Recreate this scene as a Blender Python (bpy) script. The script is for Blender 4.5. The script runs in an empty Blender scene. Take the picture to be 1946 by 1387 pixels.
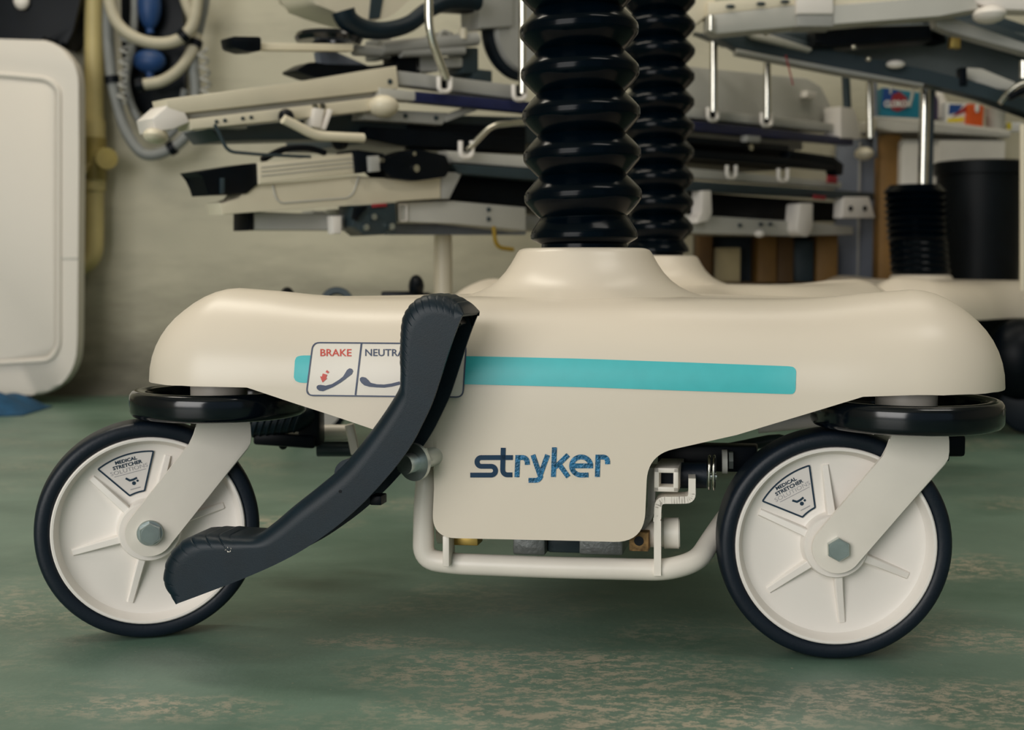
import bpy, bmesh, math, random
from mathutils import Vector, Matrix
random.seed(7)
S = bpy.context.scene
COL = S.collection
PI = math.pi
# ------------------------------------------------------------------ camera, light, exposure
F, CX, CY = 2500.0, 973.0, 693.5
H = 0.344
TH = math.atan((CY - 508.0) / F)
cd = bpy.data.cameras.new('camera')
cd.sensor_width = 36.0
cd.lens = F / 1946.0 * 36.0
cd.clip_start = 0.02
cd.dof.use_dof = True
cd.dof.focus_distance = 1.14
cd.dof.aperture_fstop = 7.5
cam = bpy.data.objects.new('camera', cd)
cam.location = (0, 0, H)
cam.rotation_euler = (PI / 2 - TH, 0, 0)
COL.objects.link(cam)
S.camera = cam
S.view_settings.view_transform = 'Standard'
S.view_settings.look = 'None'
S.view_settings.gamma = 1.0
S.view_settings.use_curve_mapping = False
S.view_settings.exposure = 0.0
w = bpy.data.worlds.new('world')
S.world = w
w.use_nodes = True
w.node_tree.nodes['Background'].inputs[0].default_value = (0.58, 0.74, 0.88, 1)
w.node_tree.nodes['Background'].inputs[1].default_value = 0.30

def area(name, loc, aim, sx, sy, power, col):
    l = bpy.data.lights.new(name, 'AREA')
    l.shape = 'RECTANGLE'; l.size = sx; l.size_y = sy; l.energy = power; l.color = col
    o = bpy.data.objects.new(name, l)
    o.location = loc
    o.rotation_euler = (Vector(aim) - Vector(loc)).to_track_quat('-Z', 'Y').to_euler()
    COL.objects.link(o)
    return o
# daylight through the open garage door behind and left of the camera, and the ceiling lamps
area('doorway_daylight', (-2.0, -2.3, 1.35), (0.1, 1.2, 0.15), 2.6, 2.3, 112, (1.0, 0.972, 0.935))
area('ceiling_lamp_light', (1.3, 0.4, 2.85), (1.2, 0.8, 0), 1.3, 0.5, 15, (1.0, 0.95, 0.87))
area('ceiling_lamp_light', (-1.1, 2.3, 2.85), (-1.0, 2.5, 0), 1.6, 0.4, 27, (1.0, 0.92, 0.78))
area('ceiling_lamp_light', (0.9, 2.2, 2.85), (0.9, 2.3, 0), 1.6, 0.4, 10, (1.0, 0.92, 0.78))

# ------------------------------------------------------------------ helpers
def ray(px, py):
    x, y = (px - CX) / F, (py - CY) / F
    c, s = math.cos(TH), math.sin(TH)
    return Vector((x, c - y * s, -s - y * c))
def at(px, py, Y):
    """point of the room that lies at distance Y (metres from the lens, along the floor)"""
    d = ray(px, py)
    return Vector((0, 0, H)) + d * (Y / d.y)
def lin(c):
    c = c / 255.0
    return c / 12.92 if c <= 0.04045 else ((c + 0.055) / 1.055) ** 2.4
MATS = {}
def mat(name, rgb, rough=0.5, metal=0.0, noise=0.06, scale=30.0, bump=0.0, bscale=200.0, coat=0.0, spec=0.5):
    m = bpy.data.materials.new(name)
    m.use_nodes = True
    nt = m.node_tree
    b = nt.nodes['Principled BSDF']
    L = [lin(v) for v in rgb]
    tc = nt.nodes.new('ShaderNodeTexCoord')
    n = nt.nodes.new('ShaderNodeTexNoise'); n.inputs['Scale'].default_value = scale; n.inputs['Detail'].default_value = 5
    nt.links.new(tc.outputs['Object'], n.inputs['Vector'])
    r = nt.nodes.new('ShaderNodeValToRGB')
    r.color_ramp.elements[0].position = 0.3; r.color_ramp.elements[1].position = 0.7
    r.color_ramp.elements[0].color = [max(0, v * (1 - noise)) for v in L] + [1]
    r.color_ramp.elements[1].color = [min(1, v * (1 + noise)) for v in L] + [1]
    nt.links.new(n.outputs['Fac'], r.inputs['Fac'])
    nt.links.new(r.outputs['Color'], b.inputs['Base Color'])
    mr = nt.nodes.new('ShaderNodeMapRange')
    mr.inputs['To Min'].default_value = max(0.02, rough * 0.95); mr.inputs['To Max'].default_value = min(1, rough * 1.05)
    nt.links.new(n.outputs['Fac'], mr.inputs['Value'])
    nt.links.new(mr.outputs['Result'], b.inputs['Roughness'])
    b.inputs['Metallic'].default_value = metal
    b.inputs['Specular IOR Level'].default_value = spec
    b.inputs['Coat Weight'].default_value = coat
    if bump:
        n2 = nt.nodes.new('ShaderNodeTexNoise'); n2.inputs['Scale'].default_value = bscale; n2.inputs['Detail'].default_value = 3
        nt.links.new(tc.outputs['Object'], n2.inputs['Vector'])
        bp = nt.nodes.new('ShaderNodeBump'); bp.inputs['Strength'].default_value = bump; bp.inputs['Distance'].default_value = 0.002
        nt.links.new(n2.outputs['Fac'], bp.inputs['Height'])
        nt.links.new(bp.outputs['Normal'], b.inputs['Normal'])
    MATS[name] = m
    return m
M_SHELL = mat('cream_shell_plastic', (224, 212, 194), 0.33, noise=0.006, scale=6, spec=0.45)
M_CAST = mat('white_caster_plastic', (238, 231, 223), 0.42, noise=0.008, scale=15)
M_PAINT = mat('white_paint', (234, 226, 214), 0.35, noise=0.04, scale=20)
M_WARM = mat('cream_paint', (226, 216, 192), 0.4, noise=0.04, scale=12)
M_GREY = mat('grey_paint', (168, 167, 162), 0.42, noise=0.05, scale=12)
M_LGREY = mat('light_grey_plastic', (188, 186, 178), 0.5, noise=0.04, scale=9)
M_DGREY = mat('dark_grey_paint', (44, 58, 64), 0.42, noise=0.1, scale=14)
M_STEEL = mat('zinc_steel', (205, 212, 210), 0.38, 1.0, noise=0.1, scale=60)
M_CHROME = mat('chrome', (226, 222, 210), 0.16, 1.0, noise=0.02)
M_ALU = mat('dull_cast_aluminium', (140, 143, 142), 0.5, 0.8, noise=0.12, scale=90, bump=0.3)
M_TIRE = mat('tire_rubber', (14, 24, 35), 0.45, noise=0.12, scale=25, bump=0.08, bscale=400, spec=0.35)
M_GLOSS = mat('gloss_black_plastic', (3, 8, 15), 0.14, noise=0.2, scale=40, spec=0.5)
M_BELL = mat('bellows_rubber', (1, 8, 15), 0.18, noise=0.15, scale=30, bump=0.03, bscale=60, spec=0.10)
M_PEDAL = mat('pedal_rubber', (10, 28, 38), 0.44, noise=0.16, scale=45, bump=0.05, bscale=900, spec=0.3)
M_BLACK = mat('black_plastic', (5, 11, 18), 0.4, noise=0.2, scale=30, spec=0.15)
M_NAVY = mat('navy_rail_vinyl', (24, 30, 70), 0.4, noise=0.15)
M_TEAL = mat('teal_print', (62, 186, 190), 0.4, noise=0.03, scale=80)
M_INK = mat('dark_blue_grey_print', (70, 80, 104), 0.5, noise=0.02)
M_NAVYINK = mat('navy_print', (18, 46, 66), 0.5, noise=0.05)
M_FAINT = mat('pale_grey_print', (165, 162, 164), 0.5, noise=0.02)
M_RED = mat('red_print', (206, 78, 66), 0.5, noise=0.03)
M_GREEN = mat('green_print', (70, 190, 110), 0.5, noise=0.03)
M_STICK = mat('sticker_white', (232, 224, 212), 0.45, noise=0.01)
M_LABEL = mat('label_white', (224, 217, 212), 0.45, noise=0.01)
M_RUST = mat('rusty_steel', (126, 98, 60), 0.7, 0.3, noise=0.7, scale=160, bump=0.4, bscale=220)
M_BRASS = mat('brass', (190, 160, 90), 0.4, 0.9, noise=0.15)
def foil():
    m = mat('blue_foil_print', (28, 96, 134), 0.3, 0.25, noise=0.5, scale=160, bump=0.6, bscale=520)
    return m
M_FOIL = foil()
M_LOGO = mat('logo_navy_print', (6, 50, 78), 0.4, noise=0.1, scale=60, spec=0.25)

def tag(o, label=None, cat=None, group=None, kind=None):
    for k, v in (('label', label), ('category', cat), ('group', group), ('kind', kind)):
        if v: o[k] = v
    return o
def empty(name, loc, label, cat, group=None):
    o = bpy.data.objects.new(name, None)
    o.location = loc; o.empty_display_size = 0.05
    COL.objects.link(o)
    return tag(o, label, cat, group)
def build(name, bm, m, parent=None, smooth=True, sharp=38, solid=0.0):
    """links the bmesh (world coordinates) as one mesh object, origin kept at its parent's place"""
    bmesh.ops.recalc_face_normals(bm, faces=bm.faces)
    ca = math.cos(math.radians(sharp))
    for f in bm.faces: f.smooth = smooth
    if smooth:
        for e in bm.edges:
            if len(e.link_faces) == 2:
                if e.link_faces[0].normal.dot(e.link_faces[1].normal) < ca: e.smooth = False
            else: e.smooth = False
    root = parent
    org = Vector((0, 0, 0))
    if root is not None:
        while root.parent: root = root.parent
        org = root.location.copy()
    elif len(bm.verts):
        xs = [v.co.x for v in bm.verts]; ys = [v.co.y for v in bm.verts]; zs = [v.co.z for v in bm.verts]
        org = Vector(((min(xs) + max(xs)) / 2, (min(ys) + max(ys)) / 2, min(zs)))
    me = bpy.data.meshes.new(name)
    bm.to_mesh(me); bm.free()
    me.transform(Matrix.Translation(-org))
    me.materials.append(m)
    o = bpy.data.objects.new(name, me)
    COL.objects.link(o)
    if parent is not None:
        o.parent = parent
    else:
        o.location = org
    if solid:
        md = o.modifiers.new('thickness', 'SOLIDIFY'); md.thickness = solid; md.offset = 0
    return o
def B(): return bmesh.new()
def obox(bm, o, ax, ay, az, bev=0.0, seg=2):
    """box centred at o with half-axis vectors ax, ay, az"""
    vs = []
    for sx in (-1, 1):
        for sy in (-1, 1):
            for sz in (-1, 1):
                vs.append(bm.verts.new(o + ax * sx + ay * sy + az * sz))
    fs = [(0, 1, 3, 2), (4, 6, 7, 5), (0, 4, 5, 1), (2, 3, 7, 6), (0, 2, 6, 4), (1, 5, 7, 3)]
    fa = [bm.faces.new([vs[i] for i in f]) for f in fs]
    if bev:
        es = set()
        for f in fa: es.update(f.edges)
        bmesh.ops.bevel(bm, geom=list(es), offset=bev, segments=seg, affect='EDGES', profile=0.5)
def box(bm, lo, hi, bev=0.0, seg=2):
    lo, hi = Vector(lo), Vector(hi)
    h = (hi - lo) / 2
    obox(bm, (lo + hi) / 2, Vector((h.x, 0, 0)), Vector((0, h.y, 0)), Vector((0, 0, h.z)), bev, seg)
def bar(bm, p0, p1, hz, dy, bev=0.003, seg=2):
    """rectangular bar from p0 to p1, height hz, depth dy"""
    d = p1 - p0
    x = d.normalized()
    side = Vector((0, 0, 1)).cross(x)
    if side.length < 1e-4: side = Vector((0, 1, 0))
    side.normalize()
    up = x.cross(side)
    obox(bm, (p0 + p1) / 2, d / 2, side * dy / 2, up * hz / 2, bev, seg)
def frame_of(d):
    d = d.normalized()
    a = Vector((0, 0, 1)) if abs(d.z) < 0.9 else Vector((1, 0, 0))
    u = d.cross(a).normalized()
    return u, d.cross(u).normalized()
def cyl(bm, p0, p1, r, r1=None, n=24, caps=True):
    r1 = r if r1 is None else r1
    u, v = frame_of(p1 - p0)
    A, C = [], []
    for i in range(n):
        t = 2 * PI * i / n
        k = u * math.cos(t) + v * math.sin(t)
        A.append(bm.verts.new(p0 + k * r)); C.append(bm.verts.new(p1 + k * r1))
    for i in range(n):
        j = (i + 1) % n
        bm.faces.new((A[i], A[j], C[j], C[i]))
    if caps:
        bm.faces.new(A[::-1]); bm.faces.new(C)
def smooth_path(pts, step=0.01, closed=False):
    """Catmull-Rom through the points"""
    pts = [Vector(p) for p in pts]
    n = len(pts); out = []
    for i in range(n if closed else n - 1):
        if closed:
            p0, p1, p2, p3 = pts[i - 1], pts[i], pts[(i + 1) % n], pts[(i + 2) % n]
        else:
            p1, p2 = pts[i], pts[i + 1]
            p0 = pts[i - 1] if i else p1 * 2 - p2
            p3 = pts[i + 2] if i + 2 < n else p2 * 2 - p1
        k = max(1, int((p2 - p1).length / step))
        for j in range(k):
            t = j / k
            out.append(0.5 * ((2 * p1) + (p2 - p0) * t + (2 * p0 - 5 * p1 + 4 * p2 - p3) * t * t + (3 * p1 - p0 - 3 * p2 + p3) * t ** 3))
    if not closed: out.append(pts[-1])
    return out
def fillet(pts, r, n=6):
    """polyline with rounded corners of radius about r"""
    pts = [Vector(p) for p in pts]
    out = [pts[0]]
    for i in range(1, len(pts) - 1):
        a, b, c = pts[i - 1], pts[i], pts[i + 1]
        d = min(r, (a - b).length * 0.48, (c - b).length * 0.48)
        s = b + (a - b).normalized() * d; e = b + (c - b).normalized() * d
        for k in range(n + 1):
            t = k / n
            out.append(s * (1 - t) ** 2 + b * 2 * t * (1 - t) + e * t * t)
    out.append(pts[-1])
    return out
def tube(bm, path, r, n=12, caps=True, closed=False, rf=None):
    path = [Vector(p) for p in path]
    u = None; rings = []
    N = len(path)
    for i, p in enumerate(path):
        if closed: d = path[(i + 1) % N] - path[i - 1]
        else: d = path[min(i + 1, N - 1)] - path[max(i - 1, 0)]
        d.normalize()
        if u is None: u, _ = frame_of(d)
        u = (u - d * u.dot(d)).normalized()
        v = d.cross(u)
        rr = rf(i) if rf else r
        rings.append([bm.verts.new(p + (u * math.cos(2 * PI * k / n) + v * math.sin(2 * PI * k / n)) * rr) for k in range(n)])
    for i in range(N if closed else N - 1):
        A, C = rings[i], rings[(i + 1) % N]
        for k in range(n):
            j = (k + 1) % n
            bm.faces.new((A[k], A[j], C[j], C[k]))
    if caps and not closed:
        bm.faces.new(rings[0][::-1]); bm.faces.new(rings[-1])
def lathe(bm, prof, o, ax, n=64, closed=False):
    """prof = (radius, height along ax) pairs"""
    ax = ax.normalized()
    u, v = frame_of(ax)
    rings = []
    for r, h in prof:
        if r < 1e-6: rings.append([bm.verts.new(o + ax * h)])
        else: rings.append([bm.verts.new(o + ax * h + (u * math.cos(2 * PI * k / n) + v * math.sin(2 * PI * k / n)) * r) for k in range(n)])
    m = len(rings)
    for i in range(m if closed else m - 1):
        A, C = rings[i], rings[(i + 1) % m]
        for k in range(n):
            j = (k + 1) % n
            if len(A) == 1 and len(C) == 1: continue
            if len(A) == 1: bm.faces.new((A[0], C[j], C[k]))
            elif len(C) == 1: bm.faces.new((A[k], A[j], C[0]))
            else: bm.faces.new((A[k], A[j], C[j], C[k]))
def prism(bm, poly, ext, bev=0.0, seg=2):
    """solid from a planar outline (world points) pushed along ext"""
    A = [bm.verts.new(p) for p in poly]
    C = [bm.verts.new(p + ext) for p in poly]
    n = len(poly)
    fa = [bm.faces.new(A[::-1]), bm.faces.new(C)]
    for i in range(n):
        j = (i + 1) % n
        bm.faces.new((A[i], A[j], C[j], C[i]))
    if bev:
        es = list(set(fa[0].edges) | set(fa[1].edges))
        bmesh.ops.bevel(bm, geom=es, offset=bev, segments=seg, affect='EDGES', profile=0.5)
def ball(bm, c, rx, ry, rz, n=16):
    bmesh.ops.create_uvsphere(bm, u_segments=n, v_segments=n // 2, radius=1, matrix=Matrix.Translation(c) @ Matrix.Diagonal((rx, ry, rz, 1)))
def rounded(pts, r, n=5):
    """closed 2-D outline with rounded corners"""
    out = []
    N = len(pts)
    for i in range(N):
        a, b, c = Vector(pts[i - 1]), Vector(pts[i]), Vector(pts[(i + 1) % N])
        d = min(r, (a - b).length * 0.45, (c - b).length * 0.45)
        s = b + (a - b).normalized() * d; e = b + (c - b).normalized() * d
        for k in range(n + 1):
            t = k / n
            out.append(s * (1 - t) ** 2 + b * 2 * t * (1 - t) + e * t * t)
    return out
def stroke(bm, pts, wd, fn, closed=False):
    """flat line of width wd along 2-D points; fn maps a 2-D point onto the printed surface"""
    pts = [Vector(p[:2]) for p in pts]
    N = len(pts); Lf, Rt = [], []
    for i, p in enumerate(pts):
        a = pts[i - 1] if (i or closed) else None
        c = pts[(i + 1) % N] if (i < N - 1 or closed) else None
        d1 = (p - a).normalized() if a is not None else None
        d2 = (c - p).normalized() if c is not None else None
        d1 = d1 or d2; d2 = d2 or d1
        t = (d1 + d2).normalized()
        nn = Vector((-t.y, t.x))
        k = wd / 2 / max(0.4, nn.dot(Vector((-d1.y, d1.x))))
        Lf.append(bm.verts.new(fn(p + nn * k))); Rt.append(bm.verts.new(fn(p - nn * k)))
    for i in range(N if closed else N - 1):
        j = (i + 1) % N
        bm.faces.new((Lf[i], Lf[j], Rt[j], Rt[i]))
def patch(bm, poly, fn):
    """filled flat outline of 2-D points mapped onto a surface"""
    vs = [bm.verts.new(fn(Vector(p[:2]))) for p in poly]
    f = bm.faces.new(vs)
    f.normal_update()
    bmesh.ops.triangulate(bm, faces=[f])
def arc2(c, r, a0, a1, n=10, ry=None):
    ry = r if ry is None else ry
    return [(c[0] + r * math.cos(math.radians(a0 + (a1 - a0) * k / n)), c[1] + ry * math.sin(math.radians(a0 + (a1 - a0) * k / n))) for k in range(n + 1)]
def text_bm(body, size, fn, bold=0.0, sx=1.0, spacing=1.0):
    """lettering, centred at 0,0 in its own plane (x right, y up), mapped by fn"""
    cu = bpy.data.curves.new('lettering_curve', 'FONT')
    cu.body = body; cu.size = size; cu.align_x = 'CENTER'; cu.align_y = 'CENTER'; cu.offset = bold; cu.space_character = spacing
    cu.resolution_u = 3
    o = bpy.data.objects.new('lettering_curve', cu)
    COL.objects.link(o)
    dg = bpy.context.evaluated_depsgraph_get()
    dg.update()
    me = bpy.data.meshes.new_from_object(o.evaluated_get(dg))
    bm = B(); bm.from_mesh(me)
    bpy.data.meshes.remove(me)
    bpy.data.objects.remove(o); bpy.data.curves.remove(cu)
    for v in bm.verts: v.co = fn(Vector((v.co.x * sx, v.co.y)))
    return bm

def text_fit(body, width, height, fn, bold=0.0, spacing=1.0):
    """lettering scaled to a given width and capital height, centred"""
    bm = text_bm(body, 1.0, lambda p: Vector((p.x, p.y, 0)), bold, 1.0, spacing)
    xs = [v.co.x for v in bm.verts]; ys = [v.co.y for v in bm.verts]
    x0, x1, y0, y1 = min(xs), max(xs), min(ys), max(ys)
    for v in bm.verts:
        v.co = fn(Vector(((v.co.x - (x0 + x1) / 2) * width / (x1 - x0), (v.co.y - (y0 + y1) / 2) * height / (y1 - y0))))
    return bm
# ------------------------------------------------------------------ the room
def wall_material():
    m = mat('painted_masonry', (188, 182, 160), 0.6, noise=0.08, scale=3.0, bump=0.5, bscale=14)
    nt = m.node_tree; b = nt.nodes['Principled BSDF']
    base = b.inputs['Base Color'].links[0].from_socket
    geo = nt.nodes.new('ShaderNodeNewGeometry')
    sep = nt.nodes.new('ShaderNodeSeparateXYZ'); nt.links.new(geo.outputs['Position'], sep.inputs[0])
    mp = nt.nodes.new('ShaderNodeMapping'); mp.inputs['Scale'].default_value = (1.2, 1, 5.0)
    nt.links.new(geo.outputs['Position'], mp.inputs[0])
    n = nt.nodes.new('ShaderNodeTexNoise'); n.inputs['Scale'].default_value = 2.2; n.inputs['Detail'].default_value = 7; n.inputs['Roughness'].default_value = 0.65
    nt.links.new(mp.outputs[0], n.inputs['Vector'])
    # splash dirt: stained band low on the wall, ragged upper edge
    mr = nt.nodes.new('ShaderNodeMapRange'); mr.inputs['From Min'].default_value = 0.03; mr.inputs['From Max'].default_value = 0.42
    mr.inputs['To Min'].default_value = 1.0; mr.inputs['To Max'].default_value = 0.0
    nt.links.new(sep.outputs['Z'], mr.inputs['Value'])
    mu = nt.nodes.new('ShaderNodeMath'); mu.operation = 'MULTIPLY_ADD'; mu.inputs[1].default_value = 1.4; mu.inputs[2].default_value = -0.72
    nt.links.new(n.outputs['Fac'], mu.inputs[0])
    ad = nt.nodes.new('ShaderNodeMath'); ad.operation = 'ADD'; ad.use_clamp = True
    nt.links.new(mr.outputs[0], ad.inputs[0]); nt.links.new(mu.outputs[0], ad.inputs[1])
    mx = nt.nodes.new('ShaderNodeMix'); mx.data_type = 'RGBA'
    nt.links.new(ad.outputs[0], mx.inputs['Factor']); nt.links.new(base, mx.inputs['A'])
    mx.inputs['B'].default_value = (lin(104), lin(99), lin(84), 1)
    nt.links.new(mx.outputs['Result'], b.inputs['Base Color'])
    return m
def floor_material():
    m = mat('worn_green_floor_paint', (103, 128, 113), 0.42, noise=0.2, scale=2.5, bump=0.15, bscale=120)
    nt = m.node_tree; b = nt.nodes['Principled BSDF']
    N = nt.nodes.new; Lk = nt.links.new
    geo = N('ShaderNodeNewGeometry')
    base = b.inputs['Base Color'].links[0].from_socket
    def noise(scale, sx, sy, rot, detail=8, rough=0.6, dist=0.0):
        mp = N('ShaderNodeMapping'); mp.inputs['Scale'].default_value = (sx, sy, 1); mp.inputs['Rotation'].default_value = (0, 0, rot)
        Lk(geo.outputs['Position'], mp.inputs[0])
        n = N('ShaderNodeTexNoise'); n.inputs['Scale'].default_value = scale; n.inputs['Detail'].default_value = detail
        n.inputs['Roughness'].default_value = rough; n.inputs['Distortion'].default_value = dist
        Lk(mp.outputs[0], n.inputs['Vector'])
        return n.outputs['Fac']
    def ramp(s, a, c):
        r = N('ShaderNodeMapRange'); r.inputs['From Min'].default_value = a; r.inputs['From Max'].default_value = c
        Lk(s, r.inputs['Value']); return r.outputs[0]
    def math2(op, a, c, clamp=True):
        k = N('ShaderNodeMath'); k.operation = op; k.use_clamp = clamp
        for i, v in enumerate((a, c)):
            if isinstance(v, float): k.inputs[i].default_value = v
            else: Lk(v, k.inputs[i])
        return k.outputs[0]
    def mix(fac, a, rgb):
        x = N('ShaderNodeMix'); x.data_type = 'RGBA'
        Lk(fac, x.inputs['Factor']); Lk(a, x.inputs['A']); x.inputs['B'].default_value = [lin(v) for v in rgb] + [1]
        return x.outputs['Result']
    c = mix(ramp(noise(3.0, 1, 1.6, 0.3, 6), 0.42, 0.7), base, (74, 102, 86))           # darker, deeper green areas
    c = mix(math2('MULTIPLY', ramp(noise(5.0, 1, 1, 1.0, 6), 0.5, 0.72), 0.55), c, (118, 140, 124))   # chalky green
    reg = ramp(noise(2.3, 0.8, 1.3, 0.15, 5, 0.6), 0.52, 0.70)
    sepf = N('ShaderNodeSeparateXYZ'); Lk(geo.outputs['Position'], sepf.inputs[0])
    wob = noise(5.0, 1, 1, 0.7, 5, 0.6)
    def blot(cx, cy, rx, ry):
        dx = math2('MULTIPLY', math2('SUBTRACT', sepf.outputs['X'], float(cx), False), 1.0 / rx, False)
        dy = math2('MULTIPLY', math2('SUBTRACT', sepf.outputs['Y'], float(cy), False), 1.0 / ry, False)
        d2 = math2('ADD', math2('MULTIPLY', dx, dx, False), math2('MULTIPLY', dy, dy, False), False)
        d2 = math2('ADD', d2, math2('MULTIPLY', wob, 2.2, False), False)
        r = N('ShaderNodeMapRange'); r.inputs['From Min'].default_value = 1.3; r.inputs['From Max'].default_value = 2.3
        r.inputs['To Min'].default_value = 1.0; r.inputs['To Max'].default_value = 0.0
        Lk(d2, r.inputs['Value']); return r.outputs[0]
    # traffic-worn places of the paint
    for b_ in ((0.02, 1.10, 0.20, 0.075), (0.09, 1.00, 0.22, 0.07), (0.34, 1.02, 0.20, 0.06), (-0.27, 1.01, 0.10, 0.04), (-0.12, 1.19, 0.08, 0.03), (0.43, 1.20, 0.10, 0.05), (-0.35, 1.75, 0.14, 0.06), (0.5, 1.5, 0.1, 0.08)):
        reg = math2('MAXIMUM', reg, blot(*b_))
    region = reg
    fine = ramp(noise(58.0, 0.8, 1.3, 0.45, 13, 0.85, 0.2), 0.495, 0.535)
    wear = math2('MULTIPLY', region, fine)
    c = mix(math2('MULTIPLY', wear, 0.8), c, (178, 166, 146))                               # paint worn to the concrete
    scr = math2('MULTIPLY', ramp(noise(30.0, 0.35, 6.0, 0.5, 6, 0.7, 0.4), 0.63, 0.70), ramp(noise(3.3, 1, 1, 2.0, 3), 0.45, 0.62))
    c = mix(math2('MULTIPLY', scr, 0.6), c, (168, 158, 138))
    scr2 = math2('MULTIPLY', ramp(noise(42.0, 5.0, 0.4, 0.9, 6, 0.7, 0.4), 0.65, 0.72), ramp(noise(2.7, 1, 1, 4.0, 3), 0.5, 0.66))
    c = mix(math2('MULTIPLY', scr2, 0.5), c, (160, 152, 134))
    chips = ramp(noise(150.0, 1, 1, 0.2, 2, 0.5), 0.72, 0.76)
    c = mix(math2('MULTIPLY', chips, 0.6), c, (176, 166, 146))
    Lk(c, b.inputs['Base Color'])
    return m
M_WALL = wall_material(); M_FLOOR = floor_material()
M_CEIL = mat('ceiling_white', (200, 196, 184), 0.7)
M_SIDE = mat('side_wall_paint', (150, 146, 130), 0.7)
d = ray(250, 752)
WALL = H * d.y / -d.z
def structure(name, lo, hi, m):
    bm = B(); box(bm, lo, hi); return tag(build(name, bm, m, smooth=False), kind='structure')
structure('floor', (-3.3, -3.4, -0.1), (3.9, WALL + 0.1, 0), M_FLOOR)
structure('wall_back', (-3.3, WALL, 0), (3.9, WALL + 0.12, 3.0), M_WALL)
structure('wall_left', (-3.42, -3.4, 0), (-3.3, WALL + 0.1, 3.0), M_SIDE)
structure('wall_right', (3.9, -3.4, 0), (4.02, WALL + 0.1, 3.0), M_SIDE)
structure('ceiling', (-3.42, -3.4, 3.0), (4.02, WALL + 0.12, 3.1), M_CEIL)

# ------------------------------------------------------------------ base of the front stretcher
PL, PR = Vector((-0.282, 1.244, 0)), Vector((0.3535, 1.160, 0))
MID = (PL + PR) / 2
YAW, SKEW = math.atan2(PR.y - PL.y, PR.x - PL.x), math.radians(12.0)
BX = Vector((math.cos(YAW), math.sin(YAW), 0))
BY = Vector((math.sin(SKEW), math.cos(SKEW), 0))
def loc(lx, ly, z, fr=None):
    o, ax, ay = fr or (MID, BX, BY)
    return o + ax * lx + ay * ly + Vector((0, 0, z))
def unloc(p):
    q = p - MID
    det = BX.x * BY.y - BX.y * BY.x
    return (q.x * BY.y - q.y * BY.x) / det, (BX.x * q.y - BX.y * q.x) / det, p.z
HW, SC, RC, FY, LEN, ZREF = 0.3872, 0.0112, 0.080, -0.078, 1.09, 0.240
CXL = HW - RC                                     # corner centres at SC +- CXL
CYL = FY + RC
COLX, COLY = 0.012, 0.117                         # front column
def sstep(a, b, x):
    t = min(1, max(0, (x - a) / (b - a))); return t * t * (3 - 2 * t)
def plan_y(lx):
    u = abs(lx - SC)
    if u > CXL:
        return CYL - math.sqrt(max(0, RC * RC - (u - CXL) ** 2))
    return FY + 0.009 * (1 - sstep(CXL - 0.13, CXL, u))
def top_z(lx, ly):
    z = 0.3125
    for sx in (-1, 1):
        for yy in (CYL, LEN - CYL):
            d2 = ((lx - SC - sx * (CXL + 0.002)) ** 2 + ((ly - yy)) ** 2)
            z += (0.0105 if yy < 0.5 else 0.0135) * math.exp(-d2 / (2 * 0.048 ** 2))
    for yy in (COLY, LEN - COLY):
        z += 0.004 * math.exp(-((lx - COLX) ** 2 + (ly - yy) ** 2) / (2 * 0.12 ** 2))
    return z
def face_y(lx, z):
    """local depth of the shell's front surface"""
    y0 = plan_y(lx)
    if z <= ZREF: return y0
    for _ in range(8):
        zt = top_z(lx, y0 + 0.03)
        s = min(0.999, (z - ZREF) / (zt - ZREF))
        break
    return y0 + RC * (1 - math.sqrt(1 - s * s))
def on_face(px, py, off=0.0006):
    """point of the photograph carried onto the shell's front surface"""
    d = ray(px, py)
    Y = 1.13
    for _ in range(30):
        p = Vector((0, 0, H)) + d * (Y / d.y)
        lx, ly, z = unloc(p)
        Y += (face_y(lx, z) - ly) * 0.85
    return p - BY * off
# bottom edge of the front: (photo x, y) from left to right, hung apron in the middle
def fil2(pts):
    out = []
    for i, p in enumerate(pts):
        b = Vector(p[:2]); r = p[2] if len(p) > 2 else 0
        if not r: out.append(b); continue
        a, c = Vector(pts[i - 1][:2]), Vector(pts[i + 1][:2])
        s = b + (a - b).normalized() * r; e = b + (c - b).normalized() * r
        for k in range(11):
            t = k / 10; out.append(s * (1 - t) ** 2 + b * 2 * t * (1 - t) + e * t * t)
    return out
EDGE = fil2([(470, 736), (560, 766), (700, 812), (829, 855, 42), (821, 1021, 46), (1100, 1027), (1224, 1030.5, 58), (1231, 864, 50), (1400, 826), (1530, 787), (1640, 753.5)])
def edge_local():
    pts = []
    for px, py in EDGE:
        p = on_face(px, py, 0)
        lx, ly, z = unloc(p)
        pts.append((lx, min(z, ZREF - 0.001)))
    # densify
    out = []
    for i in range(len(pts) - 1):
        a, b = Vector(pts[i]), Vector(pts[i + 1])
        k = max(1, int((b - a).length / 0.02))
        for j in range(k): out.append(a.lerp(b, j / k))
    out.append(Vector(pts[-1]))
    return out
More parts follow.
